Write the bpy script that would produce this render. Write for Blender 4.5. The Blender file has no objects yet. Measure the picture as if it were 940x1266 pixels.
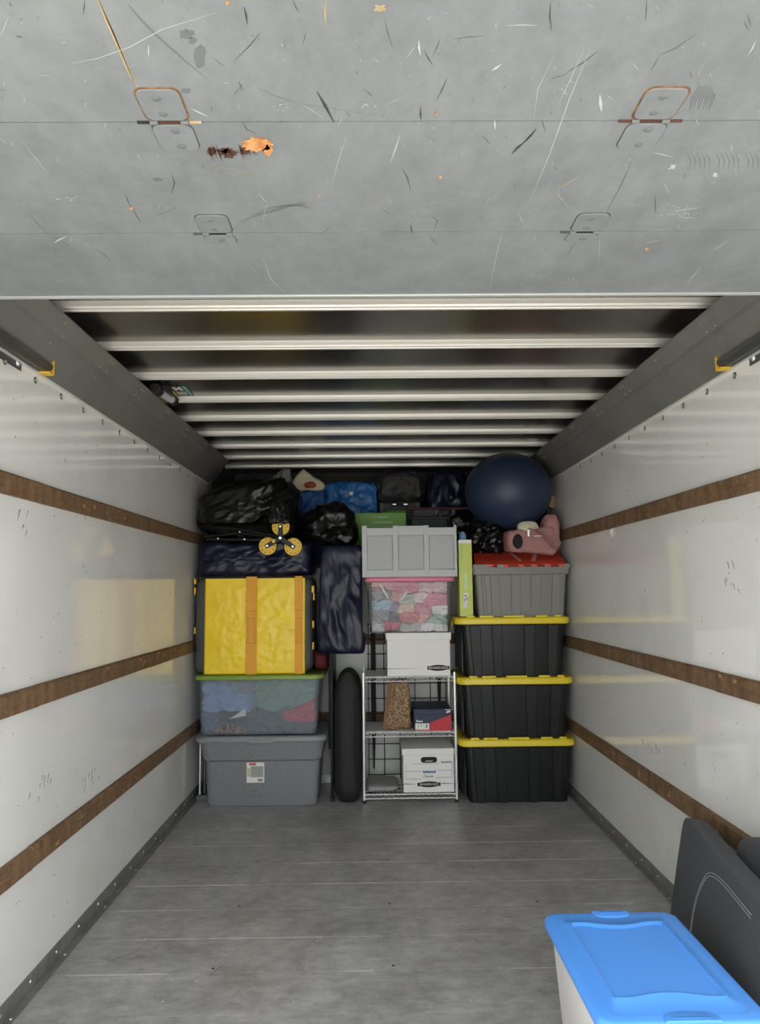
import bpy, bmesh, math, random
import numpy as np
from mathutils import Vector, Matrix, noise

# ------------------------------------------------------------------ camera
scene = bpy.context.scene
COL = scene.collection
F_PX, W_PX, H_PX = 900.7, 940, 1266
PIT, YAW, ROL = math.radians(6.056), math.radians(.678), math.radians(-.59)
CAM_Z = 1.27
fwd = Vector((math.sin(YAW)*math.cos(PIT), math.cos(YAW)*math.cos(PIT), math.sin(PIT)))
rgt0 = Vector((math.cos(YAW), -math.sin(YAW), 0))
up0 = rgt0.cross(fwd)
rgt = math.cos(ROL)*rgt0 + math.sin(ROL)*up0
upv = -math.sin(ROL)*rgt0 + math.cos(ROL)*up0
camd = bpy.data.cameras.new('camera')
cam = bpy.data.objects.new('camera', camd)
COL.objects.link(cam)
m = Matrix.Identity(4)
for i in range(3):
    m[i][0], m[i][1], m[i][2] = rgt[i], upv[i], -fwd[i]
m[0][3], m[1][3], m[2][3] = 0, 0, CAM_Z
cam.matrix_world = m
camd.sensor_fit = 'VERTICAL'; camd.sensor_height = 36; camd.sensor_width = 36*W_PX/H_PX
camd.lens = F_PX/H_PX*36
camd.clip_start = .02; camd.clip_end = 200
scene.camera = cam

# ------------------------------------------------------------------ light
world = bpy.data.worlds.new('overcast_sky'); scene.world = world
world.use_nodes = True
bg = world.node_tree.nodes['Background']
bg.inputs[0].default_value = (.93, .97, 1.0, 1)
bg.inputs[1].default_value = 1.0
sd = bpy.data.lights.new('sun', 'SUN'); sd.energy = 2.6; sd.angle = math.radians(8); sd.color = (1, .96, .9)
sun = bpy.data.objects.new('sun', sd); COL.objects.link(sun)
sun.rotation_euler = (math.radians(24), 0, math.radians(-14))
vs = scene.view_settings
vs.view_transform = 'Standard'; vs.look = 'None'; vs.gamma = 1; vs.use_curve_mapping = False
vs.exposure = 2.1

# ------------------------------------------------------------------ measuring
def ray(x, y): return fwd + rgt*((x-470)/F_PX) + upv*((633-y)/F_PX)
def atY(x, y, Y):
    d = ray(x, y); return d*(Y/d.y) + Vector((0, 0, CAM_Z))
def atZ(x, y, z):
    d = ray(x, y); return d*((z-CAM_Z)/d.z) + Vector((0, 0, CAM_Z))
def atX(x, y, X):
    d = ray(x, y); return d*(X/d.x) + Vector((0, 0, CAM_Z))

# ------------------------------------------------------------------ materials
def lin(c):
    if isinstance(c, str): c = tuple(int(c[i:i+2], 16)/255 for i in (0, 2, 4))
    return tuple((v/12.92 if v <= .04045 else ((v+.055)/1.055)**2.4) for v in c) + (1,)
MATS = {}
def mat(name, col, rough=.5, metal=0., bump=None, var=None, spec=.5, coat=0., rvar=None, stretch=None, sheen=0., grime=None):
    """bump=(scale,strength,detail) var=(scale,colour2,lo,hi) : noise driven"""
    if name in MATS: return MATS[name]
    M = bpy.data.materials.new(name); M.use_nodes = True
    nt = M.node_tree; N = nt.nodes; L = nt.links
    b = N['Principled BSDF']
    b.inputs['Base Color'].default_value = lin(col)
    b.inputs['Roughness'].default_value = rough
    b.inputs['Metallic'].default_value = metal
    b.inputs['Specular IOR Level'].default_value = spec
    b.inputs['Coat Weight'].default_value = coat
    b.inputs['Coat Roughness'].default_value = .08
    if sheen: b.inputs['Sheen Weight'].default_value = sheen
    tc = N.new('ShaderNodeTexCoord'); src = tc.outputs['Object']
    if stretch:
        mp = N.new('ShaderNodeMapping'); mp.inputs['Scale'].default_value = stretch
        L.new(src, mp.inputs['Vector']); src = mp.outputs['Vector']
    if var:
        n = N.new('ShaderNodeTexNoise'); n.inputs['Scale'].default_value = var[0]; n.inputs['Detail'].default_value = 6
        n.inputs['Roughness'].default_value = .65
        L.new(src, n.inputs['Vector'])
        r = N.new('ShaderNodeValToRGB'); r.color_ramp.elements[0].position = var[2]; r.color_ramp.elements[1].position = var[3]
        r.color_ramp.elements[0].color = lin(col); r.color_ramp.elements[1].color = lin(var[1])
        L.new(n.outputs['Fac'], r.inputs['Fac']); L.new(r.outputs['Color'], b.inputs['Base Color'])
    if grime:                       # (scale, stretch, amount): fine uneven wear multiplied over the paint
        mp2 = N.new('ShaderNodeMapping'); mp2.inputs['Scale'].default_value = grime[1]; L.new(tc.outputs['Object'], mp2.inputs['Vector'])
        n = N.new('ShaderNodeTexNoise'); n.inputs['Scale'].default_value = grime[0]; n.inputs['Detail'].default_value = 9; n.inputs['Roughness'].default_value = .72
        L.new(mp2.outputs['Vector'], n.inputs['Vector'])
        r = N.new('ShaderNodeMapRange'); r.inputs['From Min'].default_value = .35; r.inputs['From Max'].default_value = .68
        r.inputs['To Min'].default_value = 1-grime[2]; r.inputs['To Max'].default_value = 1+grime[2]*.5
        L.new(n.outputs['Fac'], r.inputs['Value'])
        mx = N.new('ShaderNodeMix'); mx.data_type = 'RGBA'; mx.blend_type = 'MULTIPLY'; mx.inputs['Factor'].default_value = 1
        src_c = b.inputs['Base Color'].links[0].from_socket if b.inputs['Base Color'].is_linked else None
        if src_c: L.new(src_c, mx.inputs['A'])
        else: mx.inputs['A'].default_value = lin(col)
        L.new(r.outputs['Result'], mx.inputs['B']); L.new(mx.outputs['Result'], b.inputs['Base Color'])
    if rvar:
        n = N.new('ShaderNodeTexNoise'); n.inputs['Scale'].default_value = rvar[0]; n.inputs['Detail'].default_value = 5
        L.new(src, n.inputs['Vector'])
        r = N.new('ShaderNodeMapRange'); r.inputs['From Min'].default_value = .3; r.inputs['From Max'].default_value = .7
        r.inputs['To Min'].default_value = rvar[1]; r.inputs['To Max'].default_value = rvar[2]
        L.new(n.outputs['Fac'], r.inputs['Value']); L.new(r.outputs['Result'], b.inputs['Roughness'])
    if bump:
        n = N.new('ShaderNodeTexNoise'); n.inputs['Scale'].default_value = bump[0]
        n.inputs['Detail'].default_value = bump[2] if len(bump) > 2 else 3
        L.new(src, n.inputs['Vector'])
        bp = N.new('ShaderNodeBump'); bp.inputs['Strength'].default_value = bump[1]
        bp.inputs['Distance'].default_value = .01
        L.new(n.outputs['Fac'], bp.inputs['Height']); L.new(bp.outputs['Normal'], b.inputs['Normal'])
    MATS[name] = M
    return M

def clear_mat(name, col, see=.6, rough=.12, gloss=.12):
    M = bpy.data.materials.new(name); M.use_nodes = True
    nt = M.node_tree; N = nt.nodes; L = nt.links
    N.remove(N['Principled BSDF']); out = N['Material Output']
    t = N.new('ShaderNodeBsdfTransparent'); t.inputs[0].default_value = (.97, .97, .97, 1)
    d = N.new('ShaderNodeBsdfDiffuse'); d.inputs[0].default_value = lin(col)
    g = N.new('ShaderNodeBsdfGlossy'); g.inputs['Roughness'].default_value = rough
    m1 = N.new('ShaderNodeMixShader'); m1.inputs[0].default_value = 1-see
    L.new(t.outputs[0], m1.inputs[1]); L.new(d.outputs[0], m1.inputs[2])
    fr = N.new('ShaderNodeLayerWeight'); fr.inputs[0].default_value = gloss
    m2 = N.new('ShaderNodeMixShader'); L.new(fr.outputs['Fresnel'], m2.inputs[0])
    L.new(m1.outputs[0], m2.inputs[1]); L.new(g.outputs[0], m2.inputs[2])
    L.new(m2.outputs[0], out.inputs['Surface'])
    MATS[name] = M
    return M

def wave_ball_mat():
    M = mat('ball_rubber', '2a374f', .38, spec=.4)
    nt = M.node_tree; N = nt.nodes; L = nt.links
    tc = N.new('ShaderNodeTexCoord'); w = N.new('ShaderNodeTexWave')
    w.bands_direction = 'Z'; w.inputs['Scale'].default_value = 32; w.inputs['Distortion'].default_value = .6
    L.new(tc.outputs['Object'], w.inputs['Vector'])
    bp = N.new('ShaderNodeBump'); bp.inputs['Strength'].default_value = .10; bp.inputs['Distance'].default_value = .01
    L.new(w.outputs['Fac'], bp.inputs['Height']); L.new(bp.outputs['Normal'], N['Principled BSDF'].inputs['Normal'])
    return M

mat('door_paint', '85898b', .48, var=(3.2, '787c7f', .35, .7), bump=(60, .05, 4), spec=.4, grime=(9, (1.6, 1, 1), .14))
mat('door_edge', 'b9bcbc', .4, .4)
mat('wall_white', 'e8e7e3', .06, var=(2.0, 'dddbd5', .45, .75), bump=(2.5, .010, 1), spec=1.0)
mat('back_white', 'c9c9c4', .4, var=(3, 'b8b7b0', .4, .75))
mat('wood_rail', '6a4e34', .65, var=(5, '937557', .36, .74), bump=(60, .3, 4), grime=(30, (1, 1, 3), .35), stretch=(6, 5, 1.2))
mat('wood_end', 'a9845a', .6)
mat('base_metal', '7f7e79', .5, .1, var=(14, '6c6b66', .4, .65), bump=(60, .06))
mat('floor_paint', 'b6b6b6', .36, .05, var=(3.2, '8b8a88', .30, .72), bump=(60, .10, 6), grime=(14, (1, 1.6, 1), .30))
mat('floor_worn', 'd2d0ca', .5)
mat('ceiling_metal', '76736c', .24, .95, var=(4, '7c7a75', .4, .7), bump=(3.5, .05, 3))
mat('bow_metal', 'dcd9d2', .35, .3)
mat('cove_metal', '797874', .42, .15, var=(4, '6c6b67', .4, .7))
mat('rivet_metal', 'c4c4c0', .35, .6)
mat('rivet_dark', '55544f', .5, .5)
mat('track_metal', '6b6e6e', .35, .8)
mat('yellow_plastic', 'e2b62e', .4)
mat('rust', '5f3c28', .85, var=(40, '86603c', .4, .6))
mat('rust_light', 'a3957c', .8, var=(30, 'a08a68', .4, .6))
mat('chip_orange', 'b06e38', .8, var=(60, 'cc9a66', .4, .6))
mat('chip_brown', '4e3025', .85)
mat('scuff_dark', '3e4042', .7)
mat('scuff_mid', '696c6e', .7)
mat('scuff_white', 'b4b8ba', .6)
mat('dark_slot', '1a1714', .8)
mat('grey_tote', '7d7f80', .42, bump=(150, .05), spec=.4)
mat('grey_tote_lid', '868889', .42)
mat('speck', '2a2a2a', .8)
mat('paper', 'e4e2dc', .7)
mat('paper_grey', '9b9e98', .7)
mat('paper_red', 'c4484f', .7)
mat('paper_green', 'b9c08a', .7)
mat('lid_green', '7f9a3a', .4)
mat('bag_grey', '4c4c4b', .6, bump=(12, .25, 4))
mat('bag_yellow', 'fbd92e', .42, bump=(13, .3, 5), var=(8, 'f2cc22', .4, .7))
mat('strap_orange', 'e3a022', .55, bump=(200, .15))
mat('stitch_orange', 'b87812', .6)
mat('navy_plastic', '12142b', .32, bump=(11, .25, 5), spec=.32)
mat('black_plastic', '0c0c0d', .28, bump=(22, .38, 5), spec=.36)
mat('black_fabric', '141414', .8, bump=(40, .3, 4))
mat('black_metal', '161616', .4, .3)
mat('black_rubber', '1d1d1c', .55)
mat('case_fabric', '1b1b1b', .7, bump=(220, .2))
mat('tote_black', '161617', .42, bump=(180, .04), spec=.4)
mat('lid_yellow', 'e8cf33', .4)
mat('tote_grey2', '807e78', .5, bump=(160, .05))
mat('lid_red', 'a8331f', .5)
mat('lime_card', 'c6d06a', .5)
mat('white_card', 'e9e7e2', .6)
mat('black_ink', '15151a', .7)
mat('grey_ink', '8f8f8c', .7)
mat('blue_ink', '2c6aa0', .7)
mat('chrome', 'f2f2f0', .28, .6)
mat('organizer_grey', 'b8babb', .45)
mat('organizer_panel', 'aeb0b1', .5)
mat('lid_pink', 'd9738c', .4)
mat('maroon', '5b1820', .8, bump=(30, .3))
mat('green_box', '6fa53c', .45)
mat('green_box_print', 'c4dca4', .6)
mat('ikea_blue', '1f5f9f', .4, bump=(14, .5, 5), var=(12, '2a72b4', .4, .7))
mat('ikea_blue_dark', '26569a', .5, bump=(14, .5, 5))
mat('duffel_grey', '39383a', .7, bump=(22, .5, 4))
mat('suitcase_dark', '2e2d2e', .6)
mat('pink_fabric', 'a97a77', .75, bump=(24, .3, 4))
mat('pink_fabric_dark', 'a36f6e', .75)
mat('cream_fabric', 'd8cdb0', .8, bump=(30, .3))
mat('navy_card', '27304a', .55)
mat('red_card', 'c02f3c', .55)
mat('leopard', '5e412c', .6, var=(110, 'ab8a62', .46, .56), bump=(25, .2))
mat('kraft', '7c5a3c', .7)
mat('blue_lid', '559bf2', .38, spec=.45)
mat('blue_lid_dark', '3f80d6', .4)
mat('milky_body', 'd6d2d0', .45)
mat('cushion_fabric', '2a2b2f', .95, bump=(350, .5, 3), var=(160, '36373b', .4, .65), sheen=.1)
mat('cushion_fabric_2', '222428', .95, bump=(350, .5, 3), sheen=.15)
mat('thread', '9da0a4', .8)
mat('ground_concrete', 'b9b6ae', .9, var=(2, 'a9a69e', .4, .7))
mat('attic_dark', '3a3936', .7)  # dark colour stands in for the shade inside the attic
mat('teal_dark', '20352f', .6)
mat('brown_rod', '4a2b28', .6)
mat('bottle_blue', '6c93b8', .3)
mat('bottle_pink', 'b97a82', .3)
wave_ball_mat()
clear_mat('clear_frost', 'aab2ba', .62, .15)
clear_mat('clear_plastic', 'c9c9cc', .80, .08)
def garment_mat(c): return mat('cloth_'+c, c, .9, bump=(38, .35, 4))

# ------------------------------------------------------------------ mesh tools
class MB:
    def __init__(s): s.v = []; s.f = []; s.mi = []; s.cur = 0
    def add(s, vs_, fs):
        o = len(s.v); s.v += [Vector(p) for p in vs_]
        for f in fs: s.f.append([i+o for i in f]); s.mi.append(s.cur)
        return s
    def box(s, x0, x1, y0, y1, z0, z1):
        return s.add([(x0,y0,z0),(x1,y0,z0),(x1,y1,z0),(x0,y1,z0),(x0,y0,z1),(x1,y0,z1),(x1,y1,z1),(x0,y1,z1)],
                     [(3,2,1,0),(4,5,6,7),(0,1,5,4),(1,2,6,5),(2,3,7,6),(3,0,4,7)])
    def loft(s, rings, cap0=True, cap1=True, closed=True):
        n = len(rings[0]); vs_ = [p for r in rings for p in r]; fs = []
        for a in range(len(rings)-1):
            for i in range(n if closed else n-1):
                j = (i+1) % n
                fs.append((a*n+i, a*n+j, (a+1)*n+j, (a+1)*n+i))
        if cap0: fs.append(tuple(range(n))[::-1])
        if cap1: fs.append(tuple((len(rings)-1)*n+i for i in range(n)))
        return s.add(vs_, fs)
    def tube(s, pts, r, n=8, ry=None, closed=False):
        pts = [Vector(p) for p in pts]; rings = []
        for i, p in enumerate(pts):
            if closed: t = pts[(i+1) % len(pts)]-pts[i-1]
            else: t = pts[min(i+1, len(pts)-1)]-pts[max(i-1, 0)]
            t.normalize()
            a = Vector((0,0,1)) if abs(t.z) < .9 else Vector((0,1,0))
            u = t.cross(a).normalized(); w = u.cross(t).normalized()
            rr_ = r[i] if isinstance(r, (list, tuple)) else r
            rings.append([p+u*rr_*math.cos(2*math.pi*k/n)+w*(ry or rr_)*math.sin(2*math.pi*k/n) for k in range(n)])
        if closed: rings.append(rings[0])
        return s.loft(rings, not closed, not closed)
    def cyl(s, p0, p1, r, n=12): return s.tube([p0, p1], r, n)
    def poly(s, pts, off):
        """extruded flat polygon"""
        off = Vector(off); n = len(pts); pts = [Vector(p) for p in pts]
        return s.loft([pts, [p+off for p in pts]])
    def xf(s, M):
        s.v = [M @ p for p in s.v]; return s

def rr(x0, x1, y0, y1, z, r, n=4):
    pts = []
    r = min(r, (x1-x0)/2-.001, (y1-y0)/2-.001)
    for cx, cy, a0 in ((x1-r, y1-r, 0), (x0+r, y1-r, 90), (x0+r, y0+r, 180), (x1-r, y0+r, 270)):
        for k in range(n+1):
            a = math.radians(a0+90*k/n); pts.append((cx+r*math.cos(a), cy+r*math.sin(a), z))
    return pts

def wpos(o):
    p = Vector((0,0,0))
    while o is not None: p += o.location; o = o.parent
    return p
def obj(name, mb, mats, parent=None, bevel=0, smooth=True, angle=40, seg=2, origin=None):
    me = bpy.data.meshes.new(name)
    if parent is not None: off = wpos(parent)
    else: off = Vector(origin) if origin else Vector((0,0,0))
    me.from_pydata([tuple(p-off) for p in mb.v], [], mb.f)
    if not isinstance(mats, (list, tuple)): mats = [mats]
    for mm in mats: me.materials.append(MATS[mm] if isinstance(mm, str) else mm)
    me.polygons.foreach_set('material_index', mb.mi)
    bm = bmesh.new(); bm.from_mesh(me); bmesh.ops.recalc_face_normals(bm, faces=bm.faces); bm.to_mesh(me); bm.free()
    if smooth:
        me.polygons.foreach_set('use_smooth', [True]*len(me.polygons))
        me.set_sharp_from_angle(angle=math.radians(angle))
    me.update()
    o = bpy.data.objects.new(name, me); COL.objects.link(o)
    if name in ('print_marks', 'print_lines', 'handwriting', 'label_print', 'blue_lettering', 'barcode', 'rim_holes', 'white_symbol', 'deck_wires'): o['kind'] = 'stuff'
    o.parent = parent
    if parent is None: o.location = off
    if bevel:
        md = o.modifiers.new('bevel', 'BEVEL'); md.width = bevel; md.segments = seg; md.limit_method = 'ANGLE'
        md.angle_limit = math.radians(35)
    return o
def empty(name, loc):
    o = bpy.data.objects.new(name, None); COL.objects.link(o); o.location = loc; o.empty_display_size = .05
    return o
def tag(o, label=None, cat=None, group=None, kind=None):
    if label: o['label'] = label
    if cat: o['category'] = cat
    if group: o['group'] = group
    if kind: o['kind'] = kind
    return o
def thing(name, loc, label, cat, group=None): return tag(empty(name, loc), label, cat, group)
def inst(src, name, parent, loc, rot=(0,0,0)):
    o = bpy.data.objects.new(name, src.data); COL.objects.link(o); o.parent = parent; o.location = loc; o.rotation_euler = rot
    return o

ICO = {}
def ico(sub):
    if sub not in ICO:
        bm = bmesh.new(); bmesh.ops.create_icosphere(bm, subdivisions=sub, radius=1)
        ICO[sub] = ([v.co.copy() for v in bm.verts], [[v.index for v in f.verts] for f in bm.faces]); bm.free()
    return ICO[sub]
def blob(x0, x1, y0, y1, z0, z1, p=4., amp=.02, freq=5., seed=0, sub=5, crease=.6, shape=None, flat=True, dom=(1, 1, 1), tilt=0.):
    """crumpled soft body filling the given box"""
    vs_, fs = ico(sub); c = Vector(((x0+x1)/2, (y0+y1)/2, (z0+z1)/2)); h = Vector(((x1-x0)/2, (y1-y0)/2, (z1-z0)/2))
    sv = Vector((seed*3.7, seed*1.3, seed*7.1)); out = []
    for d in vs_:
        r = (abs(d.x)**p+abs(d.y)**p+abs(d.z)**p)**(-1/p)
        q = Vector((d.x*r*h.x, d.y*r*h.y, d.z*r*h.z))
        if shape: q = shape(q, h)
        s_ = Vector((q.x*dom[0], q.y*dom[1], q.z*dom[2]))
        if tilt: s_ = Vector(((q.x*math.cos(tilt)+q.z*math.sin(tilt))*dom[0], q.y*dom[1], (-q.x*math.sin(tilt)+q.z*math.cos(tilt))*dom[2]))
        s_ = s_*freq+sv
        s7 = s_*.7; wv = Vector((noise.noise(s7), noise.noise(s7+Vector((17.3, 5.1, 9.7))), noise.noise(s7+Vector((3.9, 23.3, 31.1)))))*.6
        n1 = noise.noise(s_)
        rid = 1-abs(noise.noise(s_*1.7+wv))*2
        vd = noise.voronoi(s_*1.3+wv)[0]; cr = min(.5, vd[1]-vd[0])
        rid2 = 1-abs(noise.noise(s_*4.1+wv*2))*2
        disp = amp*(.55*n1 + crease*(.35*rid + .5*cr + .17*rid2) - crease*.35)
        q = q + d*disp
        q = q+c
        if flat and q.z < z0: q.z = z0
        out.append(q)
    return MB().add(out, fs)

def fit(mb, fn):
    """press a soft body into shape: fn(v) edits a vertex in place"""
    for v in mb.v: fn(v)
    return mb
def pack(specs, zs, grow, bounds, freq, amp, seed0, warp):
    """soft garments that fill a tote and press against each other without passing through: each keeps to its own
    cell of a weighted (power) partition of the tote, then one common gentle warp bends all the shared faces"""
    xa, xb, ya, yb, za, zb = bounds
    C = np.array([((a+b)/2, (c+d)/2*zs) for a, b, c, d in specs]); Wt = np.array([(b-a)/2*(d-c)/2*zs for a, b, c, d in specs])
    out = []
    for i, (a, b, c, d) in enumerate(specs):
        rn = random.Random(seed0+i*7)
        mb = blob(a-grow, b+grow, ya+.003*(i % 4), yb-.004*(i % 3), c-grow/zs, d+grow/zs, 4.0, amp, freq, seed0+i, 5, crease=1.3, dom=(1, .5, 1.5), tilt=rn.uniform(-.9, .9), flat=False)
        P = np.array([(v.x, v.z*zs) for v in mb.v])
        for it in range(40):
            for j in range(len(specs)):
                if j == i: continue
                n = C[j]-C[i]; d2 = n @ n; t_ = max(.12*d2, min(.88*d2, (d2+Wt[i]-Wt[j])/2))
                ex = np.maximum(0, (P-C[i]) @ n-t_); P = P-np.outer(ex/d2, n)
            P[:, 0] = np.clip(P[:, 0], xa, xb); P[:, 1] = np.clip(P[:, 1], za*zs, zb*zs)
        for v, p in zip(mb.v, P):
            x, z = p[0], p[1]/zs; y = min(yb, max(ya, v.y)); e = max(0, min(1, (x-xa)/.05, (xb-x)/.05, (z-za)/.05, (zb-z)/.05))
            v.x = x+warp*e*(noise.noise(Vector((x*9, y*2, z*9+seed0)))+.3*noise.noise(Vector((x*27, y*3, z*27+7)))); v.y = y; v.z = z+warp*e*(.8*noise.noise(Vector((x*9+50, y*2, z*9)))+.3*noise.noise(Vector((x*27+31, y*3, z*27))))
        out.append(mb)
    return out
def text_mesh(name, s, size, o, xdir, ydir, m_, parent, align='CENTER', extrude=.0004):
    cu = bpy.data.curves.new(name, 'FONT'); cu.body = s; cu.size = size; cu.align_x = align; cu.align_y = 'CENTER'; cu.extrude = extrude
    t = bpy.data.objects.new(name+'_tmp', cu); COL.objects.link(t)
    dg = bpy.context.evaluated_depsgraph_get(); me = bpy.data.meshes.new_from_object(t.evaluated_get(dg))
    bpy.data.objects.remove(t)
    xd = Vector(xdir).normalized(); yd = Vector(ydir).normalized(); zd = xd.cross(yd); off = wpos(parent) if parent else Vector()
    for v in me.vertices: v.co = Vector(o)+xd*v.co.x+yd*v.co.y+zd*v.co.z-off
    me.materials.clear(); me.materials.append(MATS[m_])
    ob = bpy.data.objects.new(name, me); COL.objects.link(ob); ob.parent = parent
    return ob

# ================================================================== SETTING
XL, XR, YB, YR = -1.114, 1.226, 4.98, .78
WT, CZ = 2.0, 2.213            # wall top, ceiling skin
rnd = random.Random(5)
# ground outside
g = obj('ground', MB().box(-25, 25, -30, 9, -1.0, -.95), 'ground_concrete'); tag(g, 'pale concrete ground outside the truck', kind='structure')
# floor
FLOOR = tag(obj('floor', MB().box(XL-.05, XR+.05, YR, YB+.05, -.06, -.012), 'dark_slot'), 'grey painted truck bed floor of wide planks', kind='structure')
seams = [2.345+.2445*k for k in range(-9, 12)]
ys = [YR]+[s for s in seams if YR+.05 < s < YB-.03]+[YB+.02]
pm = {}
for a, b in zip(ys[:-1], ys[1:]):
    obj('plank', MB().box(XL-.02, XR+.02, a+.0012, b-.0012, -.03, 0), 'floor_paint', FLOOR)
wear = MB()
for s in seams:
    x = XL+.08
    while x < XR-.1:
        ln = rnd.uniform(.02, .5)
        if rnd.random() < .52 and s < 4.2:
            w = rnd.uniform(.0007, .0021)
            wear.box(x, min(x+ln, XR-.05), s-w, s+w, -.001, .0004)
        x += ln+rnd.uniform(.02, .3)
for k in range(70):
    x, y = rnd.uniform(XL+.1, XR-.1), rnd.uniform(1.8, 4.4); r = rnd.uniform(.0015, .003)
    wear.box(x-r, x+r, y-r, y+r, 0, .0004)
tag(obj('worn_edges', wear, 'floor_worn', FLOOR, smooth=False), kind='stuff')
scr = MB()
for k in range(16):
    x, y = rnd.uniform(XL+.1, XR-.1), rnd.uniform(1.9, 4.3); a = rnd.uniform(0, 6.28); L_ = rnd.uniform(.03, .16); c_ = rnd.uniform(-1.5, 1.5)
    pts = []
    for t in range(7):
        pts.append((x, y, .0002)); x += L_/6*math.cos(a); y += L_/6*math.sin(a); a += c_*.12
    scr.tube(pts, .0007, 4, ry=.0003)
tag(obj('scuff_marks', scr, 'dark_slot', FLOOR, smooth=False), kind='stuff')
# floor bolts
bolt_src = None
for s in seams[::2]:
    for x in (-.55, .06, .66):
        if 1.9 < s < 4.4:
            mb = MB().cyl((0,0,0), (0,0,.0008), .005, 8)
            if bolt_src is None: bolt_src = obj('bolt_head', mb, 'dark_slot', FLOOR); bolt_src.location = (x, s+.03, 0)
            else: inst(bolt_src, 'bolt_head', FLOOR, (x, s+.03, 0))

def side(sgn):                    # sgn -1 left / +1 right
    X = XL if sgn < 0 else XR; nm = 'left' if sgn < 0 else 'right'
    o = MB().box(min(X, X+sgn*.05), max(X, X+sgn*.05), YR-.02, YB+.9, -.06, CZ+.06)
    w = tag(obj('wall_'+nm, o, 'wall_white'), 'glossy white fibreglass side wall of the truck box', kind='structure')
    # rivets along the top
    src = None
    for k in range(-7, 14):
        y = 2.375+.203*k
        if y > YB-.1: break
        if y < YR+.1: continue
        if src is None:
            mb2 = MB()
            mb2.loft([[(-sgn*h, r*math.cos(a*math.pi/5), r*math.sin(a*math.pi/5)) for a in range(10)] for r, h in ((.0115, -.001), (.0115, .0012))])
            mb2.cur = 1
            mb2.loft([[(-sgn*h, r*math.cos(a*math.pi/5), r*math.sin(a*math.pi/5)) for a in range(10)] for r, h in ((.0065, .001), (.0065, .003), (.004, .0045))])
            src = obj('rivet', mb2, ['rivet_dark', 'rivet_metal'], w); src.location = (X, y, 1.973)
        else: inst(src, 'rivet', w, (X, y, 1.973))
    # scuffs
    sc = MB(); rn = random.Random(11+sgn)
    for k in range(240):
        y, z = rn.uniform(1.6, 4.8), rn.uniform(.15, 1.9)
        a = rn.choice((0, rn.uniform(-.6, .6), 1.57+rn.uniform(-.5, .5))); l = rn.uniform(.002, .014)*(1 if rn.random() < .88 else 2.4); wd = rn.uniform(.0005, .0015)
        sc.tube([(X-sgn*.0002, y-l/2*math.cos(a), z-l/2*math.sin(a)), (X-sgn*.0002, y+rn.uniform(-.003,.003), z+rn.uniform(-.003,.003)), (X-sgn*.0002, y+l/2*math.cos(a), z+l/2*math.sin(a))], [wd*.4, wd, wd*.3], 4)
    for cy_, cz_, n_ in (((2.95, .55, 9), (2.55, .62, 8), (2.3, 1.49, 8)) if sgn < 0 else ((3.3, .55, 8), (2.5, 1.3, 8), (3.0, .12, 8))):
        for k in range(n_):
            y, z = cy_+rn.gauss(0, .05), cz_+rn.gauss(0, .03); l = rn.uniform(.004, .03)
            sc.tube([(X-sgn*.0002, y, z), (X-sgn*.0002, y+l*.4, z+l)], [.0006, .0014], 4)
    tag(obj('scuff_marks', sc, 'scuff_dark', w, smooth=False), kind='stuff')
    # corner angle at the floor
    b = MB()
    t = .004
    prof = [(0, 0), (.034, 0), (.034, t), (t, t), (t, .052), (0, .052)]
    b.loft([[(X-sgn*px, y, pz) for px, pz in prof] for y in (YR, YB)])
    bb = tag(obj('baseboard_'+nm, b, 'base_metal', smooth=False), 'grey metal kick angle along the %s wall foot' % nm, kind='structure')
    s1 = s2 = None
    for k in range(-11, 13):
        y = 2.50+.1935*k
        if not YR+.1 < y < YB-.1: continue
        if s1 is None:
            s1 = obj('rivet', MB().loft([[(-sgn*h, r*math.cos(a*math.pi/4), r*math.sin(a*math.pi/4)) for a in range(8)] for r, h in ((.0055, 0), (.0045, .0025))]), 'rivet_metal', bb); s1.location = (X-sgn*t, y, .028)
            s2 = obj('rivet', MB().loft([[(r*math.cos(a*math.pi/4), r*math.sin(a*math.pi/4), h) for a in range(8)] for r, h in ((.005, 0), (.004, .002))]), 'rivet_metal', bb); s2.location = (X-sgn*.022, y+.03, t)
        else:
            inst(s1, 'rivet', bb, (X-sgn*t, y, .028))
            if k % 2: inst(s2, 'rivet', bb, (X-sgn*.022, y+.03, t))
    # cove
    IX = .134
    c = MB()
    p = [(.0, 2.0), (.006, 1.996), (IX*.62, 2.098), (IX*.66, 2.112), (IX, 2.15), (IX+.004, 2.157), (IX*.97, 2.160), (IX*.62, 2.122), (.0, 2.02)]
    c.loft([[(X-sgn*px, y, pz) for px, pz in p] for y in (YR, YB)])
    cv = tag(obj('trim_%d' % (7 if sgn < 0 else 8), c, 'cove_metal', angle=15), 'dark grey sloping metal cove between the %s wall and ceiling' % nm, kind='structure')
    e = MB().box(min(X-sgn*.012, X), max(X-sgn*.012, X), YR, YB, 1.9945, 1.9995)
    obj('edge_lip', e, 'bow_metal', cv)
    rv = MB()
    for yb in BOWS:
        for dy, q in ((-.03, .10), (-.015, .125), (.03, .10), (.018, .125), (.0, .07)):
            tt = q/IX; zz = 2.098+(2.15-2.098)*max(0, (tt-.62)/.38)-.002 if tt > .62 else 1.996+.102*tt/.62-.002
            rv.box(X-sgn*q-.0018, X-sgn*q+.0018, yb+dy-.0018, yb+dy+.0018, zz-.0015, zz+.002)
    tag(obj('rivet_dots', rv, 'rivet_metal', cv, smooth=False), kind='stuff')
BOWS = [2.322-.395*2+.3925*k for k in range(11)]
side(-1); side(1)

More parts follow.
